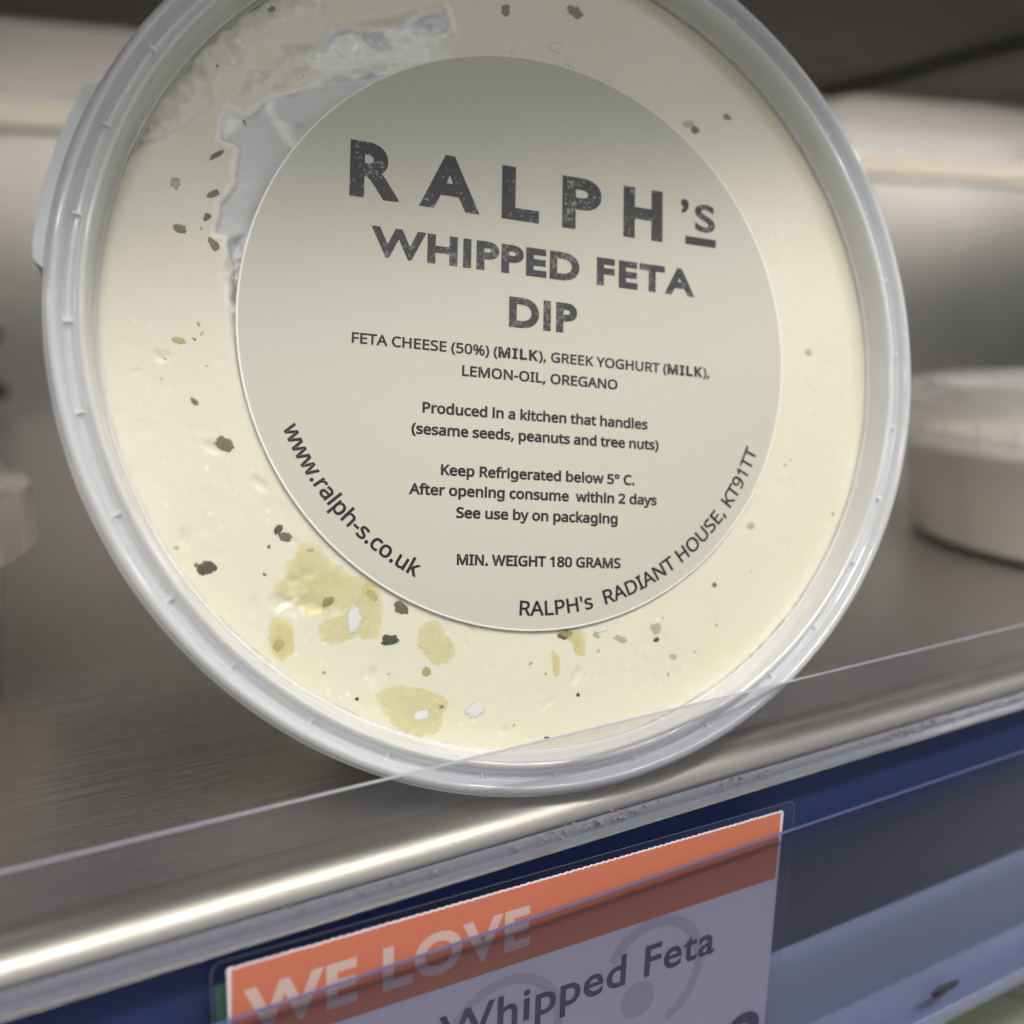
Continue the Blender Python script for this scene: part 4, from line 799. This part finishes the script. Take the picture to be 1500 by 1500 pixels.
T([('After opening consume  within 2 days', GN, 0)], -16.1, 17.2, -20.45, CH, CAPN, M_INK, [0.07])
T([('See use by on packaging', GN, 0)], -10.15, 11.5, -23.1, CH, CAPN, M_INK, [0.07])
T([('MIN. WEIGHT 180 GRAMS', GN, 0)], -9.95, 12.0, -28.85, CH, CAPN, M_INK, [0.07])
text_mesh('web_address', arc_glyphs('www.ralph-s.co.uk', GN, 34.0, 203.3, 243.5, 2.35, CAPN), M_INK, label, 0.065, offset=OFF)
text_mesh('address_line', arc_glyphs("RALPH's  RADIANT HOUSE, KT91TT", GN, 35.0, 266.7, 339.3, 2.2, CAPN), M_INK, label, 0.055, offset=OFF)

# ------------------------------------------------------------------ other tubs
M_ORANGE = fleck_mat('orange_dip', (0.58, 0.33, 0.10), (0.68, 0.44, 0.19), Subsurface_Weight=0.2, Subsurface_Scale=0.001)
M_BEIGE = fleck_mat('beige_dip', (0.76, 0.67, 0.54), (0.84, 0.77, 0.65), Subsurface_Weight=0.2, Subsurface_Scale=0.001)
M_GREEN = fleck_mat('green_herb_salad', (0.22, 0.27, 0.12), (0.72, 0.72, 0.64))
def upright_tub(loc, label_, dip, fill, rz=0.0, s=1.0):
    t = empty('dip_tub', Matrix.Translation(Vector(loc) * MM) @ Matrix.Rotation(rz, 4, 'Z') @ Matrix.Diagonal((s, s, 0.5 + 0.5 * s, 1)))
    tag(t, label_, 'food tub', 'tubs of dip on the shelves')
    b = MB(); b.lathe(ribbon([(0.01, 0.6), (46.5, 0.6), (48.5, 1.4), (52.4, 28.5), (54.5, 29.2)], 0.8), 96, closed=True)
    b.build('tub_body', [M_BODY], t, sharp=35)
    c = MB(); c.lathe([(0.01, 1.2), (46.4, 1.2), (47.7, 2.0), (47.7 + (fill - 2) * 0.147, fill), (40, fill + 0.6), (0.01, fill + 0.3)], 96)
    c.build('dip', [dip], t, sharp=35)
    l = MB(); l.lathe(ribbon([(48.6, 35.4), (49.2, 36.4), (49.6, 39.0), (51.0, 40.0), (52.5, 39.4), (53.2, 36.5), (54.5, 35.0), (56.6, 34.4), (57.2, 33.0), (57.4, 25.5)], 0.7), 128, closed=True)
    l.lathe([(0.01, 35.9), (48.5, 35.9), (48.5, 35.5), (0.01, 35.5)], 96, 1)
    for k in range(40):
        arc_box(l, k * 9, k * 9 + 0.5, 57.4, 57.9, 25.6, 32.5)
    l.build('lid', [M_BODY, M_PANEL], t, sharp=45)
    return t
upright_tub((-46.2, 165, 0.05), 'small upright tub of orange dip cut by the left edge, beside the feta tub', M_ORANGE, 20, 0.0, 0.85)
upright_tub((250, 137, 0.05), 'upright tub of beige dip with a clear lid, behind the feta tub', M_BEIGE, 25, 0.3)

# ------------------------------------------------------------------ price rail
def mat_rail_clear(name, tint, haze, col, rough, spec=0.5):
    return make_clear(name, tint, haze, col, rough, spec, 0.06, (0.15, 1, 1))
M_STRIP = mat_rail_clear('clear_riser_plastic', (0.93, 0.93, 0.95), 0.06, (0.5, 0.5, 0.54), 0.10)
M_EDGE = simple('frosted_plastic_edge', (0.32, 0.32, 0.38), 0.3)
M_EDGE2 = simple('bluish_plastic_edge', (0.09, 0.10, 0.22), 0.3)
M_RIDGE = mat_frosted('grey_rail_plastic', (0.72, 0.73, 0.79), 0.26, (0.42, 0.42, 0.48), 0.1, 0.45)
M_FLAP = mat_rail_clear('clear_price_flap', (0.73, 0.735, 0.80), 0.008, (0.22, 0.25, 0.46), 0.12, 0.5)
M_NAVY = (lambda m: m.done(m.pr(m.mixc(m.noise(m.coord((0.2, 1, 1)), 60, 3), (0.016, 0.026, 0.085), (0.025, 0.038, 0.11)), 0.3, m.bump(m.noise(m.coord((0.1, 1, 1)), 40, 3), 0.1, 0.001), Specular_IOR_Level=0.35)))(NT('navy_rail_plastic'))
M_BAND = (lambda m: m.done(m.pr(m.mixc(m.noise(m.coord((0.06, 1, 1)), 45, 4), (0.24, 0.28, 0.38), (0.36, 0.41, 0.51)), 0.26, m.bump(m.noise(m.coord((0.08, 1, 1)), 60, 4), 0.2, 0.001), Specular_IOR_Level=0.8)))(NT('painted_rail_reflection'))
X0, X1 = -260, 620
rail = empty('price_rail', Matrix.Translation(Vector((100, 84, -47)) * MM))
RO = (-100, -84, 47)
tag(rail, 'navy shelf-edge price rail with clear flap and clear upright riser strip', 'price rail')
bk = MB(); bk.extrude_x(ribbon([(87.7, -2.6), (87.7, -12), (87.7, -22), (87.6, -31.5)], 1.0), X0, X1)
bk.build('rail_back', [M_NAVY], rail, RO)
bd = MB(); bd.extrude_x([(87.9, -31.4), (87.0, -31.6), (86.2, -32.3), (85.5, -33.6), (85.15, -35.5), (85.0, -38), (84.95, -44), (82.4, -46.2), (79.2, -47.0), (79.2, -47.8), (87.9, -47.8)], X0, X1)
bd.build('rail_sheen_band', [M_BAND], rail, RO)  # lighter lavender: reflection low in the rail, painted as its own colour
st = MB(); st.extrude_x([(86.0, -3.0), (86.6, -3.0), (86.75, 9.9), (86.2, 9.9)], X0, X1, ms=[0, 0, 1, 0])
st.build('riser_strip', [M_STRIP, M_EDGE], rail, RO)
rg = MB()
rg.extrude_x([(84.0, -2.9), (83.8, -2.3), (84.2, -1.75), (84.6, -1.85), (84.75, -1.4), (85.1, -0.9), (85.5, -0.95), (85.65, -1.35), (85.95, -1.4), (85.95, -2.9)], X0, X1)
rg.build('rail_ridge', [M_RIDGE], rail, RO, sharp=50)
fl = MB(); fl.extrude_x(ribbon([(82.6, -9.2), (82.4, -20), (81.9, -32), (81.0, -40), (79.6, -46.2)], 0.5), X0, X1, ms=[0] * 9 + [1])
fl.build('price_flap', [M_FLAP, M_EDGE2], rail, RO)
lp = MB(); lp.extrude_x([(79.6, -47.9), (78.6, -47.8), (78.2, -47.2), (78.5, -46.6), (79.4, -46.5)], X0, X1)
lp.build('rail_lip', [M_RIDGE], rail, RO)

# ticket: a flat card in the rail
YT = 84.3
tl, tr_ = on_y(332, 1421, YT), on_y(1147, 1188, YT)
ux = (tr_ - tl); TW_ = ux.length; ux.normalize(); uz = Vector((0, -1, 0)).cross(ux).normalized()
tk_m = Matrix((ux, uz, ux.cross(uz))).transposed().to_4x4(); tk_m.translation = tl * MM
tk = empty('price_ticket', tk_m)
tag(tk, 'white price ticket with an orange band, tucked in the navy rail', 'price ticket')
def on_t(px, py):
    p = on_y(px, py, YT) - tl; return p.dot(ux), p.dot(uz)
M_WHITE = simple('white_card', (0.75, 0.715, 0.76), 0.5)
M_ORNG = fleck_mat('orange_print', (0.585, 0.165, 0.085), (0.62, 0.185, 0.10), 0.5)
M_LETT = simple('pale_print', (0.62, 0.45, 0.40), 0.5)
M_NINK = simple('navy_print', (0.026, 0.017, 0.13), 0.5)
M_MAUVE = simple('mauve_print', (0.58, 0.53, 0.61), 0.5)
def card(name, outline, z0, z1, mat, parent):
    n = len(outline); mb = MB()
    mb.add([(x, y, z0) for x, y in outline] + [(x, y, z1) for x, y in outline],
           [tuple(range(n))[::-1], tuple(range(n, 2 * n))] + [(i, (i + 1) % n, n + (i + 1) % n, n + i) for i in range(n)])
    return mb.build(name, [mat], parent, smooth=False)
rn = random.Random(2)
nz_ = 170
top = [(TW_ * i / nz_, 0.12 * (i % 2) + rn.uniform(-.03, .03)) for i in range(nz_ + 1)]
right = [(TW_ + 0.05 * (i % 2), -i * 0.5) for i in range(1, 77)]
left = [(-0.06 * (i % 2), -i * 0.5) for i in range(76, 0, -1)]
card('ticket_card', left[::-1][:0] + top + right + left, -0.1, 0.1, M_WHITE, tk)
topo = [(x, y - 0.1) for x, y in top if 0.1 < x < TW_ - 0.35]
card('orange_band', topo + [(TW_ - 0.4, -9.7), (0.12, -9.7)], 0.105, 0.13, M_ORNG, tk)
gl = line_glyphs([('WE LOVE', GB, 0.05)], 1.9, 33.7, -7.6, 4.7, CAPB)[0]
text_mesh('band_lettering', gl, M_LETT, tk, 0.26, z=0.15)
gl = line_glyphs([('Whipped Feta', GB, 0.03)], 22.8, 62.0, -17.6, 4.2, CAPB)[0]
text_mesh('ticket_lettering', gl, M_NINK, tk, 0.10, z=0.17)
g9 = GB['9'][1]
text_mesh('price_figure', [(g9, lambda a, b: (65.8 + a * 11, -35.0 + b * 8))], M_NINK, tk, 0.5, z=0.17)
def swirl(cx, cy, r, rd, a0, a1, w):
    gl_ = []
    ring = arc(cx, cy, r + w / 2, a0, a1, 30) + arc(cx, cy, r - w / 2, a1, a0, 30)
    dot = arc(cx - 0.28 * r, cy - 0.38 * r, rd, 0, 360, 24)[:-1]
    mb = MB()
    n = 31
    mb.add([(x, y, 0.135) for x, y in arc(cx, cy, r + w * .5, a0, a1, 30)] + [(x, y, 0.135) for x, y in arc(cx, cy, r - w * .5, a0, a1, 30)],
           [(i, i + 1, n + i + 1, n + i) for i in range(30)])
    mb.add([(x, y, 0.135) for x, y in dot], [tuple(range(24))])
    mb.build('swirl_mark', [M_MAUVE], tk)
swirl(52.2, -17.8, 7.4, 2.6, 150, -70, 1.5)
swirl(31.0, -19.0, 7.4, 2.3, 170, -60, 1.3)
gt0 = on_y(314, 1447, YT + 0.6)
gtm = tk_m.copy(); gtm.translation = gt0 * MM
gt = card('green_ticket', [(0, 0), (60, 0), (60, -36), (0, -36)], -0.08, 0.08, fleck_mat('green_card', (0.02, 0.075, 0.05), (0.03, 0.10, 0.07)), None)
gt.matrix_world = gtm
tag(gt, 'dark green card showing beside the orange-banded price ticket', 'price ticket')
# clear sleeve round the ticket
slv = MB(); xs = TW_
def rrect(x0, y0_, x1, y1_, r_):
    return [(x1, y0_)] + arc(x1 - r_, y1_ - r_, r_, 0, 90, 6) + arc(x0 + r_, y1_ - r_, r_, 90, 180, 6) + [(x0, y0_)]
sleeve_m = tk_m.copy(); sleeve_m.translation = (tl + Vector((0, -0.55, 0))) * MM
M_SLEEVE = make_clear('clear_sleeve', (0.97, 0.97, 0.98), 0.0, (0.7, 0.7, 0.75), 0.15, 0.2)
sl_o = rrect(-1.6, -36, xs + 1.5, 1.5, 1.2)
n = len(sl_o); mb = MB()
mb.add([(x, y, 0) for x, y in sl_o], [tuple(range(n))])
def line_strip(mb, pts, w, z, m):
    for a, b in zip(pts[:-1], pts[1:]):
        d = Vector((b[0] - a[0], b[1] - a[1])); l = d.length or 1; nx, ny = -d.y / l * w / 2, d.x / l * w / 2
        mb.add([(a[0] - nx, a[1] - ny, z), (b[0] - nx, b[1] - ny, z), (b[0] + nx, b[1] + ny, z), (a[0] + nx, a[1] + ny, z)], [(0, 1, 2, 3)], m)
line_strip(mb, sl_o, 0.06, 0.02, 1)
sleeve = mb.build('ticket_sleeve', [M_SLEEVE, simple('sleeve_edge', (0.16, 0.16, 0.19), 0.4)], None); sleeve.matrix_world = sleeve_m
tag(sleeve, 'thin clear plastic sleeve with rounded corners over the price ticket', 'ticket sleeve')

# dirt
rd = random.Random(8)
M_DIRT = fleck_mat('grey_dirt', (0.05, 0.045, 0.04), (0.30, 0.29, 0.27), 0.8)
mb = MB()
for i in range(260):
    cl = rd.choice((25, 52, 60, 78, 110, 112, 114, 118, 135, 150, None, None))
    x = rd.gauss(cl, 5) if cl else rd.uniform(-20, 260)
    s = rd.uniform(0.06, 0.2)
    blob(mb, x, rd.uniform(83.9, 85.8), -1.35 + rd.uniform(0, .5), s * 1.6, s, s, rd.uniform(0, 180), i, 0.6, 7, 4)
dust = mb.build('dust', [M_DIRT]); tag(dust, 'specks of grey dust caught along the top of the price rail', 'dust', kind='stuff')
cp = on_y(1383, 1449, 79.3)
mb = MB(); blob(mb, 0, 0, 0, 2.6, 0.5, 0.75, 0, 3, 0.9, 24, 9); blob(mb, 0.3, -0.1, 0.35, 0.8, .4, .35, 20, 7, 0.9, 14, 7)
for (x, z, dx, dz) in ((-.6, .3, -.5, .8), (.9, .2, .5, .6), (1.4, 0, .7, .15), (-1.5, 0, -.6, -.1)):
    mb.add([(x - .07, 0, z), (x + .07, 0, z), (x + dx, -.1, z + dz), (x, .08, z)], [(0, 1, 2), (1, 3, 2), (3, 0, 2)])
crumb = mb.build('dirt_crumb', [fleck_mat('brown_dirt', (0.006, 0.005, 0.006), (0.045, 0.04, 0.04), 0.9)])
crumb.matrix_world = Matrix.Translation(cp * MM) @ Matrix.Rotation(math.radians(-4), 4, 'Y')
tag(crumb, 'single ragged dark clump of dirt on the bottom lip of the price rail', 'dirt crumb')

# ------------------------------------------------------------------ the shelf below
ls = MB(); ls.box((-420, -60, -126), (900, 620, -122)); low = ls.build('lower_shelf', [M_NOSE], smooth=False); tag(low, kind='structure')
p = on_z(1500, 1640, -82)
upright_tub((p.x, p.y, -121.9), 'clear-lidded tub on the shelf below, mostly hidden under the price rail', M_GREEN, 27, 0.5)
